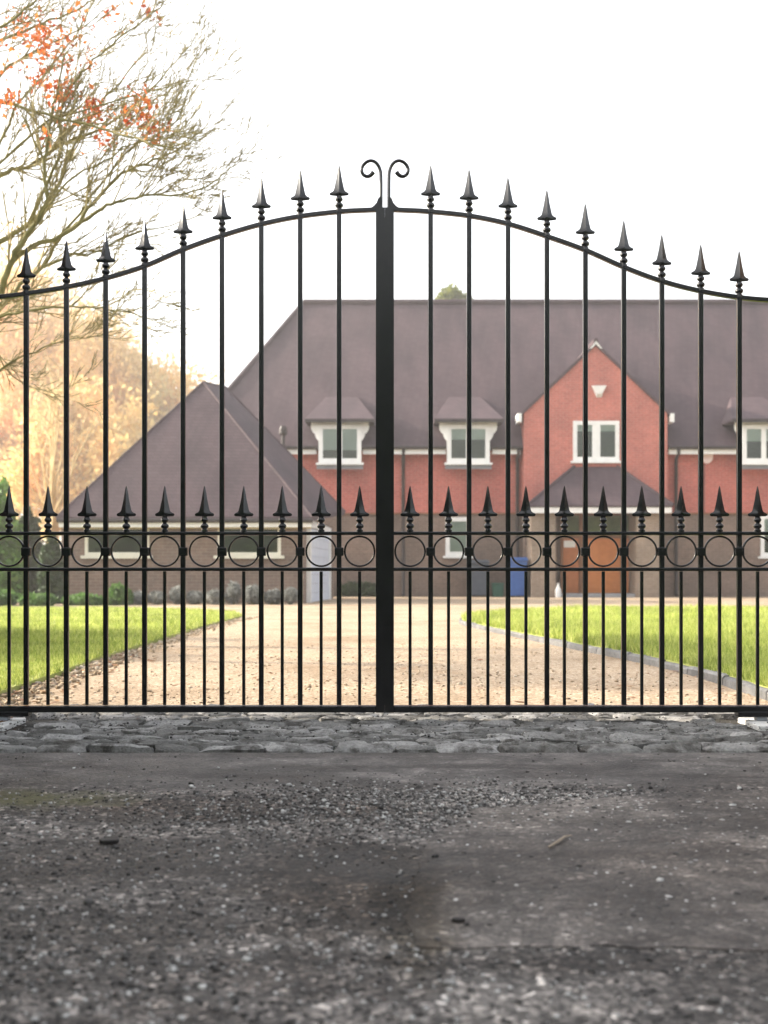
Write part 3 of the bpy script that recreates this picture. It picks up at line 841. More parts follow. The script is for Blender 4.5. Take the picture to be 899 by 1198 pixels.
def treeline(x0, x1, y, h, label):
    root = empty('hedge', ((x0 + x1) / 2, y, 0), label, 'hedge'); cs = []; x = x0
    while x < x1:
        hh = h * rng.uniform(.8, 1.1)
        for z in np.arange(.8, hh, 1.5): cs.append(((x + rng.uniform(-.3, .3), y + rng.uniform(-.3, .3), z), (1.4, 1.4, 1.2)))
        x += 1.6
    np_mesh('foliage', leaf_cloud(cs, 30000, .16), 4, M['leaf_hedge'], root)
    m = MB()
    for c, r in cs: ellipsoid(m, c, [q * .8 for q in r], 8, 5)
    m.build('inner_growth', M['leaf_hedge'], root); return settle(root)
treeline(-30, 30, -15, 7.0, 'tall overgrown hedge on the far side of the road, behind the viewer')

# ------------------------------------------------------------------ GARAGE
ga = empty('garage', (-4.7, 27, 0), 'low brown brick outbuilding with a big hipped tile roof, left of the drive', 'garage')
xl, xr = P(72, 600, 27).x, P(356, 600, 27).x
yw = 27.0; zt = 2.06
rc = Vector((-1.47, 33.6))       # rear right corner of the wall
wl = MB(); wl.prism_z([(xl, yw), (xr, yw), (rc.x, rc.y), (xl, 34.5)], -.05, zt)
wall = wl.build('wall', M['brick_brown'], ga)
Fl, Fr = P(66, 604.5, 26.6), P(366, 604.5, 26.6)
A = P(238, 447, 29.5); B = P(264, 452.5, 31.0); C = P(404, 598, 33.9)
BL = Vector((Fl.x, 35.0, Fl.z)); Bk = Vector((B.x - .2, 35.2, C.z))
rf = MB()
zlo = Vector((0, 0, -.10))
top = [Fl, Fr, C, BL, A, B]
lo = [p + zlo for p in (Fl, Fr, C, BL)]
rf.add(top + lo, [(0, 1, 4), (1, 2, 5, 4), (2, 3, 5), (3, 0, 4, 5), (0, 6, 7, 1), (1, 7, 8, 2), (2, 8, 9, 3), (3, 9, 6, 0), (6, 9, 8, 7)])
roof = rf.build('roof', M['roof'], ga)
m = MB()
for a, b in ((A, Fl), (A, Fr), (A, B), (B, C)):
    m.tube([a + Vector((0, 0, .0)), b + Vector((0, 0, -.01))], .03, 8)
m.build('ridge_tiles', M['roof'], roof)
m = MB(); m.box(Fl.x + .05, Fr.x - .03, 26.62, 26.66, Fl.z - .24, Fl.z - .09); m.build('fascia', M['white'], ga)
m = MB(); m.box(Fl.x + .06, Fr.x - .05, 26.67, 26.99, Fl.z - .26, Fl.z - .20); m.build('soffit', M['palewood'], ga)
m = MB(); m.tube([(Fl.x + .02, 26.57, Fl.z - .09), (Fr.x, 26.57, Fl.z - .09)], .05, 8); m.build('gutter', M['pipe'], ga)

def window(parent, x0, x1, z0, z1, yf, panes, mat, fw=.07, blind=None, sill=True, room='room', proud=.05, blinds=None, lead=False, mid=None):
    """casement window; yf is the wall face. The frame stands proud of the wall, the panes sit inside it."""
    fm = MB(); mid = fw * 1.25 if mid is None else mid
    y0, y1 = yf - proud, yf + .02
    fm.box(x0, x1, y0, y1, z1 - fw, z1); fm.box(x0, x1, y0, y1, z0, z0 + fw)
    fm.box(x0, x0 + fw, y0 + .001, y1, z0 + fw, z1 - fw); fm.box(x1 - fw, x1, y0 + .001, y1, z0 + fw, z1 - fw)
    xs = [x0 + fw + (x1 - x0 - 2 * fw) * i / panes for i in range(panes + 1)]
    for x in xs[1:-1]: fm.box(x - mid / 2, x + mid / 2, y0 + .002, y1, z0 + fw, z1 - fw)
    w = fm.build('window', mat, parent)
    for i in range(panes):
        a = xs[i] + (mid / 2 if i else 0); b = xs[i + 1] - (mid / 2 if i < panes - 1 else 0)
        p = MB(); p.box(a, b, y0 + .022, y0 + .028, z0 + fw, z1 - fw); p.build('pane', M['glass'], w)
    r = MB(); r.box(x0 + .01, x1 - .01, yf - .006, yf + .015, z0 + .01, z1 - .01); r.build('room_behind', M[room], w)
    if blinds:
        for i, fr in enumerate(blinds):
            if fr <= 0: continue
            a = xs[i] + (mid / 2 if i else 0); b = xs[i + 1] - (mid / 2 if i < panes - 1 else 0)
            q = MB(); q.box(a + .004, b - .004, yf - .016, yf - .009, z1 - fw - (z1 - z0 - 2 * fw) * fr, z1 - fw); q.build('blind', M['blind'], w)
    if sill:
        s = MB(); s.box(x0 - .08, x1 + .08, y0 - .07, yf + .01, z0 - .07, z0 - .001); s.build('sill', mat, w)
    if lead:
        s = MB(); s.box(x0 - .06, x1 + .06, yf - .035, yf + .01, z0 - .20, z0 - .071); s.build('lead_apron', M['roof_lead'], w)
    return w
def zz(py, Y): return P(0, py, Y).z
window(ga, P(100, 0, 27).x, P(175, 0, 27).x, zz(650, 27), zz(615.5, 27), 27, 1, M['cream'], .075, room='room_reflecting')
window(ga, P(255, 0, 27).x, P(329, 0, 27).x, zz(650, 27), zz(615.5, 27), 27, 1, M['cream'], .075, room='room_reflecting')
# pale side door on the wall facing the drive
d = Vector((rc.x - xr, rc.y - yw)).normalized(); nrm = Vector((d.y, -d.x))
def sidebox(s0, s1, z0, z1, t0, t1):
    a = Vector((xr, yw)) + d * s0; b = Vector((xr, yw)) + d * s1
    return [((a + nrm * t0).x, (a + nrm * t0).y), ((a + nrm * t1).x, (a + nrm * t1).y), ((b + nrm * t1).x, (b + nrm * t1).y), ((b + nrm * t0).x, (b + nrm * t0).y)]
m = MB(); m.prism_z(sidebox(.45, .62, 0, 0, -.01, .10), 0, 1.98); m.prism_z(sidebox(4.9, 5.05, 0, 0, -.01, .10), 0, 1.98); m.prism_z(sidebox(.621, 4.899, 0, 0, -.01, .10), 1.82, 1.98)
df = m.build('door_frame', M['white'], ga)
m = MB()
for i in range(8): m.prism_z(sidebox(.622, 4.898, 0, 0, -.01, .05), .01 + i * .225, .228 + i * .225)
m.build('garage_door', M['pale_door'], ga)
settle(ga)

# ------------------------------------------------------------------ HOUSE
ho = empty('house', (6.5, 40, 0), 'large red brick house with a dark tiled roof, dormers and a projecting entrance gable', 'house')
YF = 37.5
def hx(px, Y=YF): return P(px, 0, Y).x
X0, X1 = -6.3, 19.5
zc = zz(600, YF); ze = zz(524, YF)
m = MB(); m.box(X0 + .02, X1 - .02, YF + .02, 46.4, -.05, zc); m.build('lower_wall', M['brick_brown'], ho)
m = MB(); m.box(X0, X1, YF - .03, 46.45, zc + .001, ze + .05); m.build('upper_wall', M['brick_red'], ho)
m = MB(); m.box(X0 - .02, X1, YF - .05, YF + .019, zc - .05, zc); m.build('string_course', M['timber'], ho)
# main roof
ey, ry = 37.05, 42.1
ez = zz(521, ey); rz = zz(354.5, ry)
def roof_z(Y): return ez + (Y - ey) / (ry - ey) * (rz - ez)
rl = P(355, 354.5, ry)
eL = Vector((P(213, 521, ey).x, ey, ez)); eR = Vector((21.5, ey, ez)); rR = Vector((18.0, ry, rz))
by = 2 * ry - ey
bL = Vector((eL.x, by, ez)); bR = Vector((21.5, by, ez))
top = [eL, eR, bR, bL, rl, rR]; lo = [p + Vector((0, 0, -.12)) for p in (eL, eR, bR, bL)]
m = MB(); m.add(top + lo, [(0, 1, 5, 4), (1, 2, 5), (2, 3, 4, 5), (3, 0, 4), (0, 6, 7, 1), (1, 7, 8, 2), (2, 8, 9, 3), (3, 9, 6, 0), (6, 9, 8, 7)])
roof = m.build('roof', M['roof'], ho)
m = MB(); m.tube([rl + Vector((0, 0, .03)), rR + Vector((0, 0, .03))], .11, 8); m.tube([rl + Vector((0, 0, .02)), eL + Vector((0, 0, .02))], .08, 8)
m.build('ridge_tiles', M['roof'], roof)
# flue with a cowl near the left end
fp = P(331.5, 528, 36.9)
m = MB(); m.tube([fp + Vector((0, 0, -.1)), fp + Vector((0, 0, .55))], .06, 10); m.lathe(fp.x, fp.y, [(.06, fp.z + .5), (.13, fp.z + .56), (.13, fp.z + .70), (.09, fp.z + .80)], 12)
m.build('flue', M['pipe'], ho)
# eaves board and gutter, broken by dormers and gable
gable_l, gable_r = hx(606, 37), hx(787, 37)
dorm = [398, 548, 893, 1043]
cuts = sorted([(hx(c - 27), hx(c + 27)) for c in dorm] + [(gable_l + .1, gable_r - .1)])
segs = []; x = hx(336)
for a, b in cuts: segs.append((x, a)); x = b
segs.append((x, X1))
for a, b in segs:
    if b - a < .05: continue
    fb = MB().box(a, b, ey + .02, ey + .06, ez - .28, ez - .10).build('fascia', M['white'], ho)
    MB().tube([(a, ey - .06, ez - .075), (b, ey - .06, ez - .075)], .055, 8).build('gutter', M['pipe'], fb)
    MB().box(a, b, ey + .061, YF - .031, ez - .24, ez - .20).build('soffit', M['white'], fb)

# dormers
def dormer(px, bl):
    c = hx(px, 36.95); yd = 36.93
    dz0, dz1 = zz(546, yd), zz(490.5, yd)
    hw = 25.0 / F * yd
    # walls and white surround with curved brackets
    cheeks = MB(); cheeks.box(c - hw - .02, c + hw + .02, yd + .03, 38.6, ez - .05, dz1 - .02)
    body = cheeks.build('dormer', M['roof'], ho)
    s = MB(); half = []
    br = [(25, 540), (25, 516), (27.5, 513), (29, 510), (29.3, 507.5), (31.5, 506), (33.5, 502.5), (34, 499), (33.5, 494.5), (34.5, 494), (34.5, 491)]
    polyR = [(c + a / F * yd, zz(b, yd)) for a, b in br]; polyL = [(2 * c - x, z) for x, z in polyR]
    s.prism_y(polyR + polyL[::-1], yd, yd + .028)
    s.build('surround', M['white'], body)
    window(body, c - hw * 1.0, c + hw * 1.0, zz(541.5, yd), zz(497, yd), yd - .004, 2, M['white'], .14, blinds=bl, lead=True, mid=.15)
    # hipped roof
    r = MB(); ew = 40.5 / F * 36.7; e0 = 36.64; ez_ = zz(490.5, e0) + .02
    def back(z): return ey + (z - ez) / (rz - ez) * (ry - ey)
    rz_ = 6.72; tw_ = .50; y1 = back(rz_) + .06; yb = back(ez_) + .12
    fl, fr_ = Vector((c - ew, e0, ez_)), Vector((c + ew, e0, ez_)); bl_, br_ = Vector((c - ew, yb, ez_)), Vector((c + ew, yb, ez_))
    a, b = Vector((c - tw_, y1, rz_)), Vector((c + tw_, y1, rz_)); t = Vector((0, 0, -.08))
    r.add([fl, fr_, br_, bl_, a, b, fl + t, fr_ + t, br_ + t, bl_ + t],
          [(0, 1, 5, 4), (1, 2, 5), (3, 0, 4), (2, 3, 4, 5), (0, 6, 7, 1), (1, 7, 8, 2), (3, 9, 6, 0), (2, 8, 9, 3), (6, 9, 8, 7)])
    r.build('dormer_roof', M['roof'], body)
    g_ = MB(); g_.box(c - ew, c + ew, e0 - .05, e0 - .001, ez_ - .12, ez_ - .03); g_.build('gutter', M['pipe'], body)
for c, bl in zip(dorm, ([.72, .72], [.36, .36], [.42, .42], [.4, .4])): dormer(c, bl)

# projecting gable
yg = 36.9; sG = F / yg
gL, gR = hx(613, yg), hx(781, yg); gc = hx(697, yg)
za = zz(404, yg); zs = zz(487, yg); zsl = za - (gc - gL) * (za - zs) / (hx(697, yg) - hx(609, yg))
m = MB(); m.prism_y([(gL, zc + .001), (gR, zc + .001), (gR, zsl), (gc, za), (gL, zsl)], yg, YF + .5); m.build('gable_wall', M['brick_gable'], ho)
m = MB(); m.box(gL + .03, gR - .03, yg + .03, YF + .5, -.05, zc); m.build('gable_lower_wall', M['brick_brown'], ho)
r = MB(); sl = (za - zs) / (hx(697, yg) - hx(609, yg)); ex = 91 / sG; apz = za + .10
yk = ey + (apz - ez) / (rz - ez) * (ry - ey) + .3
yfr = yg - .06
for sg in (-1, 1):
    lo_z = apz - sl * ex; ye = ey + (lo_z - ez) / (rz - ez) * (ry - ey) + .3
    r.slab([Vector((gc, yfr, apz)), Vector((gc + sg * ex, yfr, lo_z)), Vector((gc + sg * ex, max(ye, yfr + .3), lo_z)), Vector((gc, yk, apz))], .085)
gr = r.build('gable_roof', M['roof'], ho)
m = MB(); m.tube([(gc, yfr, apz + .03), (gc, yk, apz + .03)], .09, 8); m.build('ridge_tiles', M['roof'], gr)
m = MB(); m.prism_y([(gc - .2, apz - .22), (gc, apz + .02), (gc + .2, apz - .22), (gc + .14, apz - .22), (gc, apz - .07), (gc - .14, apz - .22)], yfr - .04, yfr - .002); m.build('ridge_end', M['concrete'], gr)
for sg in (-1, 1):
    xx = gc + sg * (ex - .05); zz0 = apz - sl * ex
    m = MB(); m.box(xx - .065, xx + .065, yfr - .03, YF - .1, zz0 - .22, zz0 + .06); m.build('eaves_box', M['white'], ho, bevel=.01)
window(ho, hx(670.5, yg), hx(724.5, yg), zz(539.5, yg), zz(492.5, yg), yg - .002, 2, M['white'], .13, blinds=[.2, .2], mid=.26)
lz = zz(457, yg)
m = MB(); m.add([Vector((hx(692, yg), yg, lz + .16)), Vector((hx(709, yg), yg, lz + .16)), Vector((hx(704, yg), yg, lz - .22)), Vector((hx(698, yg), yg, lz - .22)), Vector((hx(693, yg), yg - .16, lz + .14)), Vector((hx(709, yg), yg - .16, lz + .14)), Vector((hx(704, yg), yg - .12, lz - .12)), Vector((hx(698, yg), yg - .12, lz - .12))],
                [(0, 1, 2, 3), (4, 7, 6, 5), (0, 4, 5, 1), (1, 5, 6, 2), (2, 6, 7, 3), (3, 7, 4, 0)])
m.build('security_light', M['white'], ho, bevel=.01)
# alarm bell box
az = zz(536, YF); ax = hx(826.5)
m = MB(); m.prism_y([(ax - .19, az + .17), (ax + .19, az + .17)] + [(ax + .19 * math.cos(t), az + .05 - .24 * math.sin(t)) for t in [i * PI / 10 for i in range(11)]], YF - .14, YF - .03); ab = m.build('alarm_box', mottled('pink_white_plastic', (.78, .62, .60), (.84, .70, .68), 5, .4), ho, bevel=.02)
m = MB(); m.tube([(ax - .08, YF - .045, az - .2), (ax - .08, YF - .045, zc)], .014, 5); m.build('cable', M['pipe'], ab)
# downpipes
for px, Y0, zt_ in ((472, YF - .08, ez - .12), (605.5, YF - .08, ez - .12), (791, YF - .08, ez - .12)):
    x = hx(px, Y0); m = MB()
    m.tube([(x, ey - .04, zt_), (x, ey + .06, zt_ - .16), (x, Y0 - .03, zt_ - .30), (x, Y0 - .03, .14), (x, Y0 - .12, .03)], .055, 8); m.build('downpipe', M['pipe'], ho, smooth=True)
# ground floor windows
window(ho, hx(521.5), hx(551), zz(650.5, YF), zz(605, YF), YF + .02, 1, M['white'], .14, blinds=[1.0])
window(ho, hx(890), hx(948), zz(651, YF), zz(603, YF), YF + .02, 2, M['white'], .12, blinds=[.5, .5])
# porch: hipped lean-to roof on brick piers
yp = 35.5; pe = zz(591, yp)
pL, pR = hx(617, yp), hx(788, yp); ptop = zz(546, yg); tL, tR = hx(672, yg), hx(722, yg)
r = MB()
v = [Vector((pL, yp, pe)), Vector((pR, yp, pe)), Vector((pR, yg - .001, pe)), Vector((pL, yg - .001, pe)), Vector((tL, yg - .002, ptop)), Vector((tR, yg - .002, ptop))]
lo = [p + Vector((0, 0, -.06)) for p in v[:4]]
r.add(v + lo, [(0, 1, 5, 4), (1, 2, 5), (3, 0, 4), (2, 3, 4, 5), (0, 6, 7, 1), (1, 7, 8, 2), (2, 8, 9, 3), (3, 9, 6, 0), (6, 9, 8, 7)])
pr = r.build('porch_roof', M['roof'], ho)
m = MB()
for a, b in ((v[4], v[0]), (v[5], v[1])): MB().tube([a + Vector((0, 0, .01)), b + Vector((0, 0, .01))], .05, 6).build('hip_tiles', M['roof'], pr)
m = MB(); m.box(pL + .04, pR - .04, yp + .03, yp + .07, pe - .24, pe - .065); m.build('porch_fascia', M['white'], ho)
m = MB(); m.box(pL + .05, pR - .05, yp + .071, yg - .01, pe - .14, pe - .07); m.build('porch_ceiling', M['palewood'], ho)
for a, b in ((622, 650), (744, 771)):
    m = MB(); m.box(hx(a, yp + .3), hx(b, yp + .3), yp + .25, yg + .02, 0, pe - .142); m.build('porch_pier', M['brick_pier'], ho)
m = MB(); m.box(hx(651, yp + .4), hx(743, yp + .4), yp + .35, yg, -.02, .12); m.build('porch_step', M['step'], ho, bevel=.01)
# entrance screen: posts, glazing above, panels and door
yd = yg - .02; fw = MB()
posts = [(655.5, 658.5), (677.5, 684), (726, 730.5), (740.5, 744)]
ztop = pe - .143; ztr = zz(627.5, yd)
for a, b in posts: fw.box(hx(a, yd), hx(b, yd), yd - .09, yd, .121, ztop)
for (a, b), (c, e) in zip(posts, posts[1:]):
    fw.box(hx(b, yd), hx(c, yd), yd - .085, yd - .001, ztr - .06, ztr + .06); fw.box(hx(b, yd), hx(c, yd), yd - .085, yd - .001, ztop - .10, ztop)
en = fw.build('entrance_screen', M['timber'], ho)
for (a, b), (c, e) in zip(posts, posts[1:]):
    q = MB(); q.box(hx(b, yd), hx(c, yd), yd - .05, yd - .044, ztr + .061, ztop - .101); q.build('pane', M['glass'], en)
    q = MB(); q.box(hx(b, yd), hx(c, yd), yd - .02, yd - .005, ztr + .061, ztop - .101); q.build('curtain', M['room_lit'], en)
def panel_door(a, b, mat, name):
    x0, x1 = hx(a, yd) + .01, hx(b, yd) - .01; z0, z1 = .13, ztr - .065; q = MB()
    q.box(x0, x1, yd - .045, yd - .003, z0, z1)
    n = 2 if b - a > 30 else 1; st = .09
    w = (x1 - x0 - st * (n + 1)) / n
    for i in range(n):
        for (u0, u1) in ((.06, .42), (.50, .94)):
            xa = x0 + st + i * (w + st); q.box(xa, xa + w, yd - .058, yd - .044, z0 + u0 * (z1 - z0), z0 + u1 * (z1 - z0))
    return q.build(name, mat, ho, bevel=.006)
panel_door(658.5, 677.5, M['door_dark'], 'side_panel'); panel_door(730.5, 740.5, M['door_dark'], 'side_panel')
fd = panel_door(684, 726, M['door'], 'front_door')
q = MB(); q.tube([(hx(690, yd), yd - .06, 1.0), (hx(690, yd), yd - .11, 1.0), (hx(694, yd), yd - .11, 1.0)], .014, 6); q.build('handle', M['greymetal'], fd)
q = MB(); q.box(hx(659.5, yd), hx(673, yd), yd - .066, yd - .0585, zz(640.5, yd), zz(632.5, yd)); q.build('notice', M['white'], ho)
settle(ho)

# ------------------------------------------------------------------ bins and bottle
def wheelie_bin(px0, px1, py_top, Y, mat, label, fat=1.0):
    x0, x1 = P(px0, 0, Y).x, P(px1, 0, Y).x; h = zz(py_top, Y); cx = (x0 + x1) / 2; w = (x1 - x0) / 2
    root = empty('wheelie_bin', (cx, Y + .35, 0), label, 'bin', 'bins by the house wall')
    D = .70 * fat; m = MB(); vs = []
    for z, k in ((.05, .84), (h * .80, .96), (h * .86, 1.0), (h * .90, 1.0)):
        vs += [(cx - w * k, Y + D * (1 - k) * .6, z), (cx + w * k, Y + D * (1 - k) * .6, z), (cx + w * k, Y + D, z), (cx - w * k, Y + D, z)]
    fs = [(3, 2, 1, 0), (12, 13, 14, 15)] + [(i * 4 + j, i * 4 + (j + 1) % 4, (i + 1) * 4 + (j + 1) % 4, (i + 1) * 4 + j) for i in range(3) for j in range(4)]
    m.add(vs, fs); m.build('body', mat, root, bevel=.015)
    m = MB(); m.prism_y([(cx - w * 1.06, h * .905), (cx + w * 1.06, h * .905), (cx + w * 1.06, h * .94), (cx + w * .9, h), (cx - w * .9, h), (cx - w * 1.06, h * .94)], Y - .05, Y + D + .02)
    m.build('lid', mat, root, bevel=.015)
    m = MB(); m.tube([(cx - w * .9, Y + D + .06, h * .93), (cx + w * .9, Y + D + .06, h * .93)], .018, 8); m.build('handle', mat, root)
    for sg in (-1, 1):
        m = MB(); m.tube([(cx + sg * w * .80, Y + D - .02, .10), (cx + sg * w * 1.0, Y + D - .02, .10)], .10, 14); m.build('wheel', M['rubber'], root)
    return settle(root)
wheelie_bin(549, 572.5, 655, 36.4, M['bin_grey'], 'charcoal wheelie bin standing under the small white window')
wheelie_bin(596.5, 617.5, 652, 35.9, M['bin_blue'], 'blue wheelie bin standing left of the porch pier')
def recycling_box(px0, px1, py, Y, label):
    x0, x1 = P(px0, 0, Y).x, P(px1, 0, Y).x; h = zz(py, Y); cx = (x0 + x1) / 2; w = (x1 - x0) / 2
    root = empty('recycling_box', (cx, Y + .2, 0), label, 'recycling box'); m = MB(); vs = []
    for z, k in ((.0, .84), (h * .9, .98)):
        vs += [(cx - w * k, Y + .02, z), (cx + w * k, Y + .02, z), (cx + w * k, Y + .4 * k, z), (cx - w * k, Y + .4 * k, z)]
    m.add(vs, [(3, 2, 1, 0), (4, 5, 6, 7)] + [(j, (j + 1) % 4, (j + 1) % 4 + 4, j + 4) for j in range(4)]); m.build('body', M['bin_green'], root, bevel=.01)
    m = MB(); m.box(cx - w * 1.03, cx + w * 1.03, Y, Y + .42, h * .9, h); m.build('lid', M['bin_green'], root, bevel=.012)
    return settle(root)
recycling_box(576, 590, 682, 36.6, 'small green recycling box on the ground between the charcoal and blue bins')
bp = P(653.5, 0, 35.6)
m = MB(); m.lathe(bp.x, 35.65, [(.085, 0), (.09, .05), (.09, .24), (.05, .33), (.04, .36), (.04, .42), (.045, .43), (.045, .45)], 14)
tag(m.build('white_bottle', M['white'], smooth=True, angle=40), 'white plastic bottle standing at the foot of the porch step', 'bottle')

# ------------------------------------------------------------------ planting
# conifers and dark shrub left of the garage
def column(px, Y, top, wpx, mat, label, n=5200, size=.10):
    b = P(px, 0, Y); b.z = 0; h = zz(top, Y); w = wpx / F * Y / 2; cs = []
    k = 6
    for i in range(k):
        t = i / (k - 1); rr = w * (1 - .62 * t ** 2.2)
        for q in range(3 if i < k - 1 else 1):
            an = rng.uniform(0, 6.28); off = rr * .35 if i < k - 1 else 0
            cs.append((Vector((b.x + math.cos(an) * off, b.y + math.sin(an) * off, h * (.12 + .76 * t) + rng.uniform(-.1, .1))), (rr * .75, rr * .75, h * .16)))
    return shrub('conifer', label, 'conifer', b, cs, n, size, mat, 'conifers beside the garage')
column(4, 27.5, 566, 46, M['leaf_bright'], 'bright green conifer at the left frame edge')
column(-45, 29, 560, 60, M['leaf_bright'], 'bright green conifer just outside the left frame edge')
column(33, 29.5, 592, 40, M['leaf_dark'], 'dark grey green conifer between the bright conifer and the garage', 4600)
column(60, 26.2, 622, 30, M['leaf_dark'], 'lowest dark conifer tucked against the left end of the garage', 3600, .09)
# ground cover in front of the hedge
i = 0
for px, wp, top, Y, lab in ((-6, 60, 690, 24.5, 'broad low green plant at the left frame edge, at the back of the lawn'),
                            (48, 52, 693, 24.5, 'low green plant at the back of the lawn below the dark conifers'),
                            (98, 46, 694, 24.8, 'low green plant at the back of the lawn below the left garage window'),
                            (136, 30, 683, 25, 'roundest green bush at the garage wall, next to the grey lavender')):
    b = P(px, 0, Y); b.z = 0; w = wp / F * Y / 2; h = zz(top, Y)
    cs = [(Vector((b.x + rng.uniform(-.6, .6) * w, b.y + rng.uniform(-.3, .3), h * rng.uniform(.3, .55))), (w * rng.uniform(.4, .6), .35, h * .42)) for _ in range(6)]
    shrub('low_shrub', lab, 'shrub', b, cs, 4200, .06, M['leaf_ground'], 'low shrubs at the back of the left lawn')
lav = [(163, 16), (186, 15), (207, 17), (229, 16), (252, 18), (274, 15), (296, 17), (318, 16), (339, 15)]
for i, (px, wp) in enumerate(lav):
    Y = 25.6 + rng.uniform(-.15, .15); b = P(px, 0, Y); b.z = 0; w = wp / F * Y / 2 * 1.7; h = rng.uniform(.28, .50)
    cs = [(Vector((b.x + rng.uniform(-.4, .4) * w, Y + rng.uniform(-.12, .12), h * .5)), (w * rng.uniform(.3, .6), .22, h * rng.uniform(.35, .52))) for _ in range(7)]
    o = shrub('lavender', 'grey lavender clump in the low row along the garage wall', 'lavender', b, cs, 3200, .055, M['leaf_grey'], 'lavender clumps along the garage wall', flat=.22, shell=.9, core=False)
b = P(420, 0, 37.0); b.z = 0
shrub('low_shrub', 'small dark green shrub at the house wall between garage and gate post', 'shrub', b, [(b + Vector((dx, 0, .22)), (.35, .25, .26)) for dx in (-.3, 0, .3)], 1500, .06, M['leaf_dark'])

cs = [(Vector((-5.4 + rng.uniform(-.4, .4), 9.4 + dy, .75 + rng.uniform(-.1, .15))), (.9, .75, .85)) for dy in (-1.3, -.5, .3, 1.1, 1.8)]  # unseen bush added and sized to throw a shade band over the left lawn
shrub('laurel', 'broad laurel bush added out of view to cast shade on the left lawn', 'laurel', Vector((-5.4, 9.6, 0)), cs, 9000, .06, M['leaf_hedge'])

bt_ = Vector((-7.2, 8.9, 0)); root = empty('round_tree', bt_, 'leafy round headed tree on a clear stem, added out of view to shade the right lawn', 'tree')
cs = [(bt_ + Vector((rng.uniform(-.6, .6), rng.uniform(-.9, .9), 4.25 + rng.uniform(-.45, .5))), (.75, .8, .6)) for _ in range(8)]  # unseen crown added so its partial shade falls on the near right lawn
np_mesh('crown', leaf_cloud(cs, 6500, .06, .6, .8), 4, M['leaf_hedge'], root)
m = MB(); m.tube([bt_, bt_ + Vector((.05, 0, 1.6)), bt_ + Vector((0, .03, 3.2)), bt_ + Vector((0, 0, 4.4))], [.10, .08, .07, .03], 8)
for c, r in cs: m.tube([bt_ + Vector((0, .03, 3.1)), c], [.035, .01], 5)
m.build('trunk', M['bark'], root); settle(root)

# ---- near tree: traced limbs, twigs grown from them, last orange leaves
def limb_px(pts, Y0, Y1):
    n = len(pts); q = [P(x, y, Y0 + (Y1 - Y0) * i / (n - 1)) for i, (x, y) in enumerate(pts)]
    return smooth_path(q, 4)
tr = empty('maple_tree', (P(-120, 0, 10).x, 10, 0), 'bare tree with olive branches and a few orange leaves, reaching in at upper left', 'tree')
TY = 10.0
base = Vector((P(-120, 0, 10).x, 10, 0))
hub = P(-105, 520, 10)
limbs = [
 ([(-70, 470), (-30, 400), (0, 340), (15, 303), (33, 272), (55, 241), (52, 211), (55, 180), (58, 150), (66, 110), (78, 60)], 10, 9.6, .038, .007),
 ([(-105, 440), (-60, 330), (0, 282), (26, 267), (54, 244), (75, 200), (92, 160), (115, 125), (140, 95), (170, 60)], 10.2, 10.9, .034, .006),
 ([(15, 303), (38, 290), (84, 267), (110, 236), (143, 203), (179, 188), (210, 174), (232, 164), (252, 150)], 9.9, 10.6, .026, .004),
 ([(84, 267), (120, 244), (143, 234), (179, 229), (218, 226), (246, 216), (264, 202), (284, 186)], 10.2, 9.6, .018, .003),
 ([(-60, 430), (-20, 375), (26, 333), (51, 313), (84, 299), (110, 296), (150, 276), (200, 262), (240, 250)], 9.9, 10.5, .026, .003),
 ([(-100, 420), (-60, 260), (0, 205), (26, 198), (51, 184), (80, 165), (120, 150), (160, 120), (185, 95), (212, 65), (232, 40)], 10.3, 11.2, .03, .004),
 ([(-100, 300), (-50, 150), (0, 120), (40, 130), (100, 145), (150, 160), (190, 172), (225, 165)], 10, 9.2, .024, .004),
 ([(-60, 470), (-30, 395), (0, 372), (40, 362), (84, 358), (120, 362), (155, 366), (168, 374)], 9.7, 9.3, .020, .003),
 ([(84, 358), (100, 343), (118, 330)], 9.5, 9.4, .010, .003),
 ([(-90, 200), (-60, 90), (0, 50), (50, 28), (85, 14), (120, -8)], 10.5, 11, .026, .006),
 ([(33, 272), (45, 235), (68, 185), (72, 130), (85, 100), (110, 70), (140, 45), (180, 15), (200, -10)], 10, 9.4, .018, .004),
 ([(51, 313), (70, 280), (100, 240), (130, 200), (165, 160), (200, 130), (225, 85), (236, 55)], 10.2, 10.9, .016, .003),
 ([(-80, 120), (-50, 60), (0, 35), (30, 10), (55, -10)], 9.6, 9.2, .02, .006),
 ([(110, 236), (150, 195), (165, 206), (200, 205), (214, 196)], 10.4, 10.8, .010, .003),
 ([(-60, 490), (0, 432), (40, 412), (80, 397), (120, 392), (150, 384)], 10.3, 10.6, .014, .003),
 ([(-60, 470), (-20, 400), (15, 440), (45, 455), (70, 462)], 10.4, 10.7, .012, .003),
 ([(-60, 200), (0, 90), (40, 60), (85, 40), (130, 5)], 10.2, 10.8, .02, .004),
 ([(-70, 300), (-40, 240), (10, 182), (60, 142), (130, 120), (185, 104), (232, 94)], 10, 9.5, .018, .003),
 ([(-60, 330), (0, 165), (30, 110), (60, 80), (95, 30), (110, 0)], 9.8, 10.2, .016, .004),
 ([(55, 241), (90, 205), (130, 185), (150, 170), (200, 160), (250, 150)], 10, 9.6, .012, .003),
]
lm = MB(); tw = MB(); leafpts = []
lm.tube([base + Vector((0, 0, -.05)), base + Vector((.02, 0, .5)), base.lerp(hub, .6), hub], [.17, .14, .12, .10], 12)
tr_rng = random.Random(21)
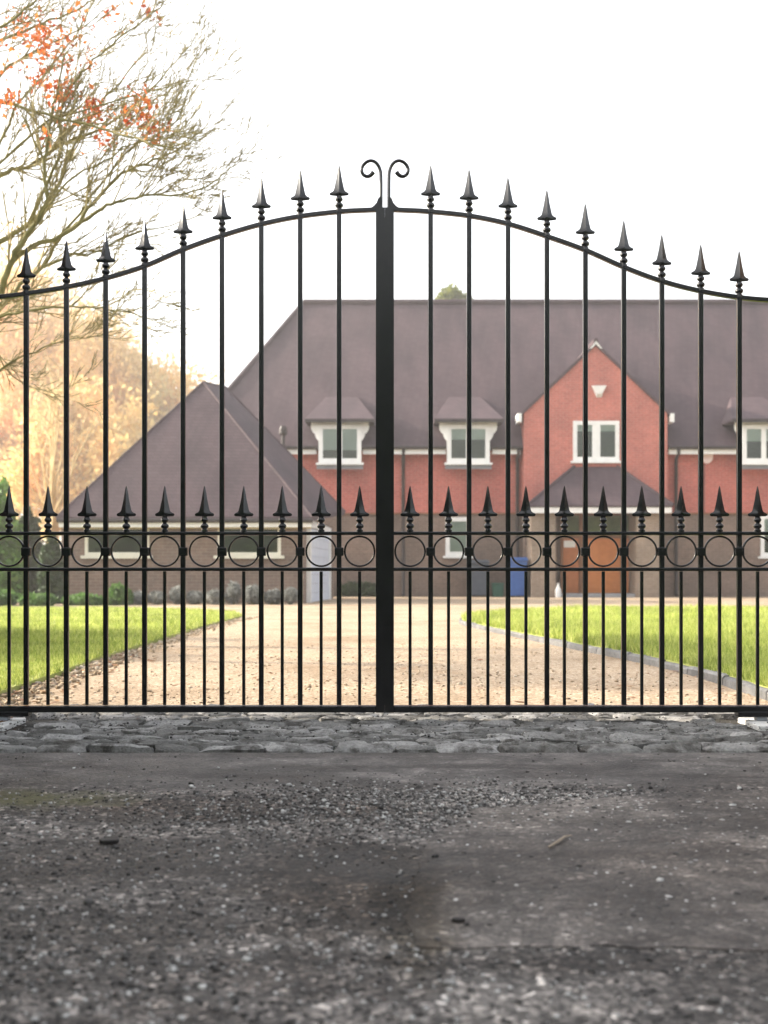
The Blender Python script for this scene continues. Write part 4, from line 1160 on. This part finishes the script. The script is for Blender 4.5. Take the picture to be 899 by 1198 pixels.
def twig(p, dr, L, r, lev):
    n = 4 if lev < 3 else 3
    pts = [p]; d = dr.normalized()
    for i in range(n):
        d = (d + Vector((tr_rng.gauss(.015, .085), tr_rng.gauss(0, .085), tr_rng.gauss(.025, .085)))).normalized()
        pts.append(pts[-1] + d * (L / n))
    tw.tube(pts, [r * (1 - .45 * i / n) for i in range(n + 1)], 4 if lev < 2 else 3, cap=False)
    leafpts.append(pts[-1])
    if lev < 3:
        for k in range(tr_rng.randint(3, 4) if lev == 1 else tr_rng.randint(1, 2)):
            t = tr_rng.uniform(.25, 1.0) * n; i = min(int(t), n - 1); q = pts[i].lerp(pts[i + 1], t - i)
            dd = (pts[i + 1] - pts[i]).normalized()
            side = Vector((tr_rng.gauss(0, 1), tr_rng.gauss(0, 1), tr_rng.gauss(.2, 1))); side -= dd * side.dot(dd); side.normalize()
            twig(q, dd * .9 + Vector((.10, 0, .08)) + side * tr_rng.uniform(.35, .75), L * tr_rng.uniform(.35, .65), max(r * .7, .0044), lev + 1)
for pts, ya, yb, r0, r1 in limbs:
    q = limb_px(pts, ya, yb); n = len(q)
    if pts[0][0] < -40: q = [hub.lerp(q[0], .02), hub.lerp(q[0], .5)] + q
    n = len(q)
    rad = [r0 + (r1 - r0) * (i / (n - 1)) ** .8 for i in range(n)]
    # small kinks
    q = [p + Vector((tr_rng.gauss(0, .006), tr_rng.gauss(0, .012), tr_rng.gauss(0, .006))) for p in q]
    lm.tube(q, rad, 7)
    nt_ = int(n * .8)
    for k in range(nt_):
        t = tr_rng.uniform(.22, 1.0) * (n - 1); i = min(int(t), n - 2); p = q[i].lerp(q[i + 1], t - i); dd = (q[i + 1] - q[i]).normalized()
        side = Vector((tr_rng.gauss(.3, 1), tr_rng.gauss(0, 1), tr_rng.gauss(.5, 1))); side -= dd * side.dot(dd); side.normalize()
        L = tr_rng.uniform(.28, .7)
        if pts[0][1] > 340 and pts[-1][1] > 320: L *= .7
        pxx = CX + p.x / p.y * F; pyy = HY - (p.z - CAM_H) / p.y * F
        if pxx > 190: L *= .55
        if 40 < pxx < 105 and 30 < pyy < 160 and tr_rng.random() < .45: continue
        twig(p, dd * .9 + Vector((.05, 0, .12)) + side * tr_rng.uniform(.3, .75), L, min(rad[i] * .65, .010) * tr_rng.uniform(.6, 1), 1)
lm.build('trunk', M['bark'], tr, smooth=True)
tw.build('crown', M['twig'], tr)
clus = [(60, 40, 22, 60), (40, 40, 16, 46), (55, 52, 10, 22), (92, 12, 8, 16), (172, 12, 9, 20), (132, 22, 10, 16), (108, 68, 8, 16), (86, 44, 6, 14), (80, 72, 7, 20), (45, 88, 8, 20), (62, 98, 8, 16), (15, 110, 12, 30), (5, 125, 10, 20),
        (78, 105, 10, 40), (64, 120, 6, 16), (108, 126, 14, 60), (112, 138, 9, 20), (165, 118, 9, 36), (152, 132, 10, 30), (165, 132, 10, 36), (178, 154, 10, 44), (190, 148, 7, 12), (124, 165, 6, 18), (55, 165, 5, 12), (20, 25, 16, 30), (10, 60, 12, 20)]
tips = np.array([(p.x, p.y, p.z) for p in leafpts])
tp = np.stack([CX + tips[:, 0] / tips[:, 1] * F, HY - (tips[:, 2] - CAM_H) / tips[:, 1] * F], 1)
V = []
for cx_, cy_, sd, n in clus:
    dd = np.hypot(tp[:, 0] - cx_, tp[:, 1] - cy_); near = np.argsort(dd)[:max(6, n // 3)]
    ctr = P(cx_, cy_, 10.0)
    for k in range(int(n * 1.9)):
        if tr_rng.random() < .6: p = Vector(tips[tr_rng.choice(list(near))]) + Vector((tr_rng.gauss(0, .03), tr_rng.gauss(0, .03), tr_rng.gauss(-.02, .03)))
        else: p = ctr + Vector((tr_rng.gauss(0, sd / 135 * 1.1), tr_rng.gauss(0, .25), tr_rng.gauss(0, sd / 135 * 1.0)))
        s = tr_rng.uniform(.014, .034); t = Vector((tr_rng.gauss(0, 1), tr_rng.gauss(0, 1), tr_rng.gauss(-.6, 1))).normalized(); b = t.cross(Vector((tr_rng.gauss(0, 1), tr_rng.gauss(0, 1), tr_rng.gauss(0, 1)))).normalized()
        V += [p - t * s, p - b * s * .6, p + t * s, p + b * s * .6]
np_mesh('leaves', np.array([tuple(v) for v in V]), 4, M['leaf_orange'], tr)
settle(tr)

# ---- golden background trees
def back_tree(px, Y, top, wpx, label, mat='leaf_gold', n=7000, seed=1, size=.22, name='beech_tree', trunkmat='bark_pale', low=.18, grp='golden trees behind the garage'):
    rg = random.Random(seed)
    b = P(px, 0, Y); b.z = -.03; H = zz(top, Y); w = wpx / F * Y / 2
    root = empty(name, b, label, 'tree', grp)
    m = MB(); ends = []
    th = H * rg.uniform(.18, .28)
    fork = b + Vector((rg.uniform(-.2, .2), 0, th))
    m.tube([b, b.lerp(fork, .5) + Vector((rg.uniform(-.1, .1), 0, 0)), fork], [H * .022, H * .018, H * .016], 8)
    def grow(p, d, L, r, lev):
        pts = [p]
        for i in range(4):
            d = (d + Vector((rg.gauss(0, .13), rg.gauss(0, .13), rg.gauss(.06, .1)))).normalized(); pts.append(pts[-1] + d * L / 4)
        m.tube(pts, [r * (1 - .14 * i) for i in range(5)], 5 if lev < 2 else 3, cap=False)
        for i in (2, 3, 4): ends.append((pts[i], d, lev))
        if lev < 3:
            for k in range(rg.randint(3, 4)):
                i = rg.randint(1, 4); sd = Vector((rg.gauss(0, 1), rg.gauss(0, 1), rg.gauss(.1, .7))); sd -= d * sd.dot(d); sd.normalize()
                grow(pts[i], d * .75 + sd * rg.uniform(.5, .8), L * rg.uniform(.5, .72), r * .5, lev + 1)
    for k in range(7):
        an = k * 2 * PI / 7 + rg.uniform(-.3, .3); sp = rg.uniform(.25, .85)
        d = Vector((math.cos(an) * sp * w / H * 2.2, math.sin(an) * sp * w / H * 2.2, 1)).normalized()
        grow(fork + Vector((0, 0, rg.uniform(-.1, .1) * H)), d, H * rg.uniform(.28, .40), H * .009, 0)
    # fit the crown to the wanted size
    E = np.array([tuple(e[0]) for e in ends]); D = np.array([tuple(e[1]) for e in ends])
    zmax = E[:, 2].max(); sz = (H - th) / (zmax - th); xm = np.percentile(np.abs(E[:, 0] - b.x), 97); sx = w / xm
    def fit(A):
        A = A.copy(); k = A[:, 2] > th; f = np.clip((A[:, 2] - th) / (H * .1), 0, 1)
        A[:, 0] = b.x + (A[:, 0] - b.x) * (1 + (sx - 1) * f); A[:, 1] = b.y + (A[:, 1] - b.y) * (1 + (sx - 1) * f)
        A[k, 2] = th + (A[k, 2] - th) * sz; return A
    m.v = [tuple(v) for v in fit(np.array(m.v))]; E = fit(E)
    m.build('trunk', M[trunkmat], root)
    r2 = np.random.default_rng(seed)
    idx = r2.integers(0, len(E), n); p = E[idx] + r2.normal(0, 1, (n, 3)) * np.array([.036, .036, .032]) * H
    p[:, 2] = np.clip(p[:, 2], H * low * .6, H * 1.01)
    t = D[idx] + r2.normal(0, .7, (n, 3)); t /= np.linalg.norm(t, axis=1)[:, None]
    bb = np.cross(t, r2.normal(size=(n, 3))); bb /= np.linalg.norm(bb, axis=1)[:, None]
    s = size * r2.uniform(.5, 1.3, n); t *= s[:, None]; bb *= (s * .45)[:, None]
    np_mesh('crown', np.stack([p - t, p - bb, p + t, p + bb], 1), 4, M[mat], root)
    return settle(root)
bt = [(-60, 52, 255, 190, 'tallest golden tree beyond the left frame edge', 'leaf_gold'),
      (8, 55, 285, 150, 'tall golden tree at the left frame edge behind the conifers', 'leaf_gold'),
      (62, 60, 325, 130, 'golden tree standing behind the thin bare multi stemmed tree', 'leaf_peach'),
      (112, 52, 352, 120, 'golden tree rising over the left slope of the garage roof', 'leaf_gold'),
      (150, 66, 366, 100, 'peach coloured tree with a rounded top, left of the garage roof peak', 'leaf_peach'),
      (184, 58, 408, 84, 'lower golden tree just left of the garage roof peak', 'leaf_gold'),
      (20, 46, 420, 130, 'broad low peach coloured tree behind the dark conifer', 'leaf_peach'),
      (90, 44, 440, 120, 'broad low golden tree just behind the garage roof slope', 'leaf_gold'),
      (236, 70, 424, 34, 'small sparse tree between the garage roof and the house roof', 'leaf_gold'),
      (272, 76, 428, 26, 'smallest distant tree at the foot of the house roof slope', 'leaf_gold')]
for i, (px, Y, top, w, lab, mt) in enumerate(bt):
    back_tree(px, Y * 1.8, top, w, lab, mt, n=(17000 if w > 60 else 1500), seed=40 + i, size=.26)
Yt = 66.0; ct = P(530, 372, Yt); root = empty('round_tree', Vector((ct.x, Yt, 0)), 'green yellow tree top showing above the house roof ridge', 'tree')
cs = [(P(px, py, Yt + dy), (rx / F * Yt, rx / F * Yt, rz_ / F * Yt)) for px, py, dy, rx, rz_ in ((528, 358, 0, 18, 22), (516, 366, -.6, 13, 18), (543, 364, .5, 13, 20), (530, 385, 0, 26, 22), (530, 410, .4, 24, 24))]
np_mesh('crown', leaf_cloud(cs, 9000, .16, .6, .5), 4, M['leaf_yellow'], root)
m = MB(); m.tube([(ct.x, Yt, -.03), (ct.x + .1, Yt, ct.z * .5), (ct.x, Yt, ct.z + .5)], [.3, .24, .1], 8)
for c, r in cs[:4]: m.tube([(ct.x + .1, Yt, ct.z * .6), (ct.x * .5 + c.x * .5, c.y, ct.z * .8), c], [.14, .10, .04], 6)
m.build('trunk', M['bark'], root); settle(root)
# thin multi-stemmed bare tree beside the garage
b = P(63, 0, 31); b.z = 0
root = empty('bare_tree', b, 'thin bare multi stemmed tree beside the left end of the garage', 'tree')
m = MB(); mtw = MB(); rg = random.Random(5)
for k, (dx, top) in enumerate(((-22, 500), (-12, 462), (-6, 440), (0, 455), (6, 430), (12, 450), (20, 470), (34, 505), (44, 500), (-30, 540))):
    e = P(63 + dx, top, 31 + rg.uniform(-.8, .8)); mid = b.lerp(e, .45) + Vector((-.35 * (e.x - b.x), 0, .2))
    q = smooth_path([b + Vector((rg.uniform(-.1, .1), rg.uniform(-.1, .1), 0)), mid, e], 5); n = len(q)
    q = [p + Vector((rg.gauss(0, .03), 0, 0)) for p in q]
    m.tube(q, [.055 - .042 * i / (n - 1) for i in range(n)], 6)
    for j in range(16):
        i = rg.randint(3, n - 1); d = Vector((rg.gauss(0, .5), rg.gauss(0, .5), rg.uniform(.3, 1))).normalized(); L = rg.uniform(.4, 1.2)
        p1 = q[i] + d * L * .5 + Vector((rg.gauss(0, .05), 0, 0)); p2 = p1 + (d + Vector((rg.gauss(0, .3), 0, .1))).normalized() * L * .5
        mtw.tube([q[i], p1, p2], [.014, .011, .006], 4, cap=False)
m.build('trunk', M['bark_pale'], root); mtw.build('crown', M['bark_pale'], root); settle(root)

# ------------------------------------------------------------------ light
EL, AZ = R(24), R(-79)          # sun behind the left: low, from the far left
sun_dir = Vector((math.sin(AZ) * math.cos(EL), math.cos(AZ) * math.cos(EL), math.sin(EL)))
w = bpy.data.worlds.new('World'); sc.world = w; w.use_nodes = True
nt = w.node_tree; nt.nodes.clear()
sky = nt.nodes.new('ShaderNodeTexSky'); sky.sky_type = 'NISHITA'; sky.sun_disc = False
sky.sun_elevation = EL; sky.sun_rotation = AZ; sky.air_density = 1.0; sky.dust_density = 3.0; sky.ozone_density = 1.0
hs = N(nt, 'ShaderNodeHueSaturation', Saturation=.28, Value=1.0)
bg = N(nt, 'ShaderNodeBackground', Strength=.15)
out = nt.nodes.new('ShaderNodeOutputWorld')
nt.links.new(sky.outputs[0], hs.inputs['Color']); nt.links.new(hs.outputs[0], bg.inputs[0]); nt.links.new(bg.outputs[0], out.inputs[0])
ld = bpy.data.lights.new('sun', 'SUN'); ld.energy = 3.0; ld.angle = R(.5); ld.color = (1, .88, .70)
lo_ = bpy.data.objects.new('sun', ld); col.objects.link(lo_); lo_.location = sun_dir * 60
lo_.rotation_euler = (-sun_dir).to_track_quat('-Z', 'Y').to_euler()

# ------------------------------------------------------------------ haze
hm = bpy.data.materials.new('thin_haze'); hm.use_nodes = True; hn = hm.node_tree; hn.nodes.clear()
ho_ = hn.nodes.new('ShaderNodeOutputMaterial'); pv = hn.nodes.new('ShaderNodeVolumePrincipled')
pv.inputs['Color'].default_value = (1, .95, .88, 1); pv.inputs['Density'].default_value = .0028; pv.inputs['Anisotropy'].default_value = .6
hn.links.new(pv.outputs[0], ho_.inputs['Volume'])
m = MB(); m.box(-720, 720, -320, 920, -1.03, 52)
tag(m.build('haze', hm), 'thin bright haze in the air between the gate and the far trees', 'haze', kind='stuff')

# ------------------------------------------------------------------ camera
cd = bpy.data.cameras.new('camera'); cam = bpy.data.objects.new('camera', cd); col.objects.link(cam)
cam.location = (0, 0, CAM_H); cam.rotation_euler = (R(90), 0, 0)
cd.sensor_width = 36; cd.lens = F / 1198 * 36; cd.shift_y = (HY - 599) / 1198; cd.shift_x = 0
cd.clip_end = 2000; cd.clip_start = .05
cd.dof.use_dof = True; cd.dof.focus_distance = GY; cd.dof.aperture_fstop = 4.0
sc.camera = cam
sc.view_settings.view_transform = 'Standard'; sc.view_settings.look = 'None'; sc.view_settings.gamma = 1
sc.view_settings.use_curve_mapping = False; sc.view_settings.exposure = 2.05
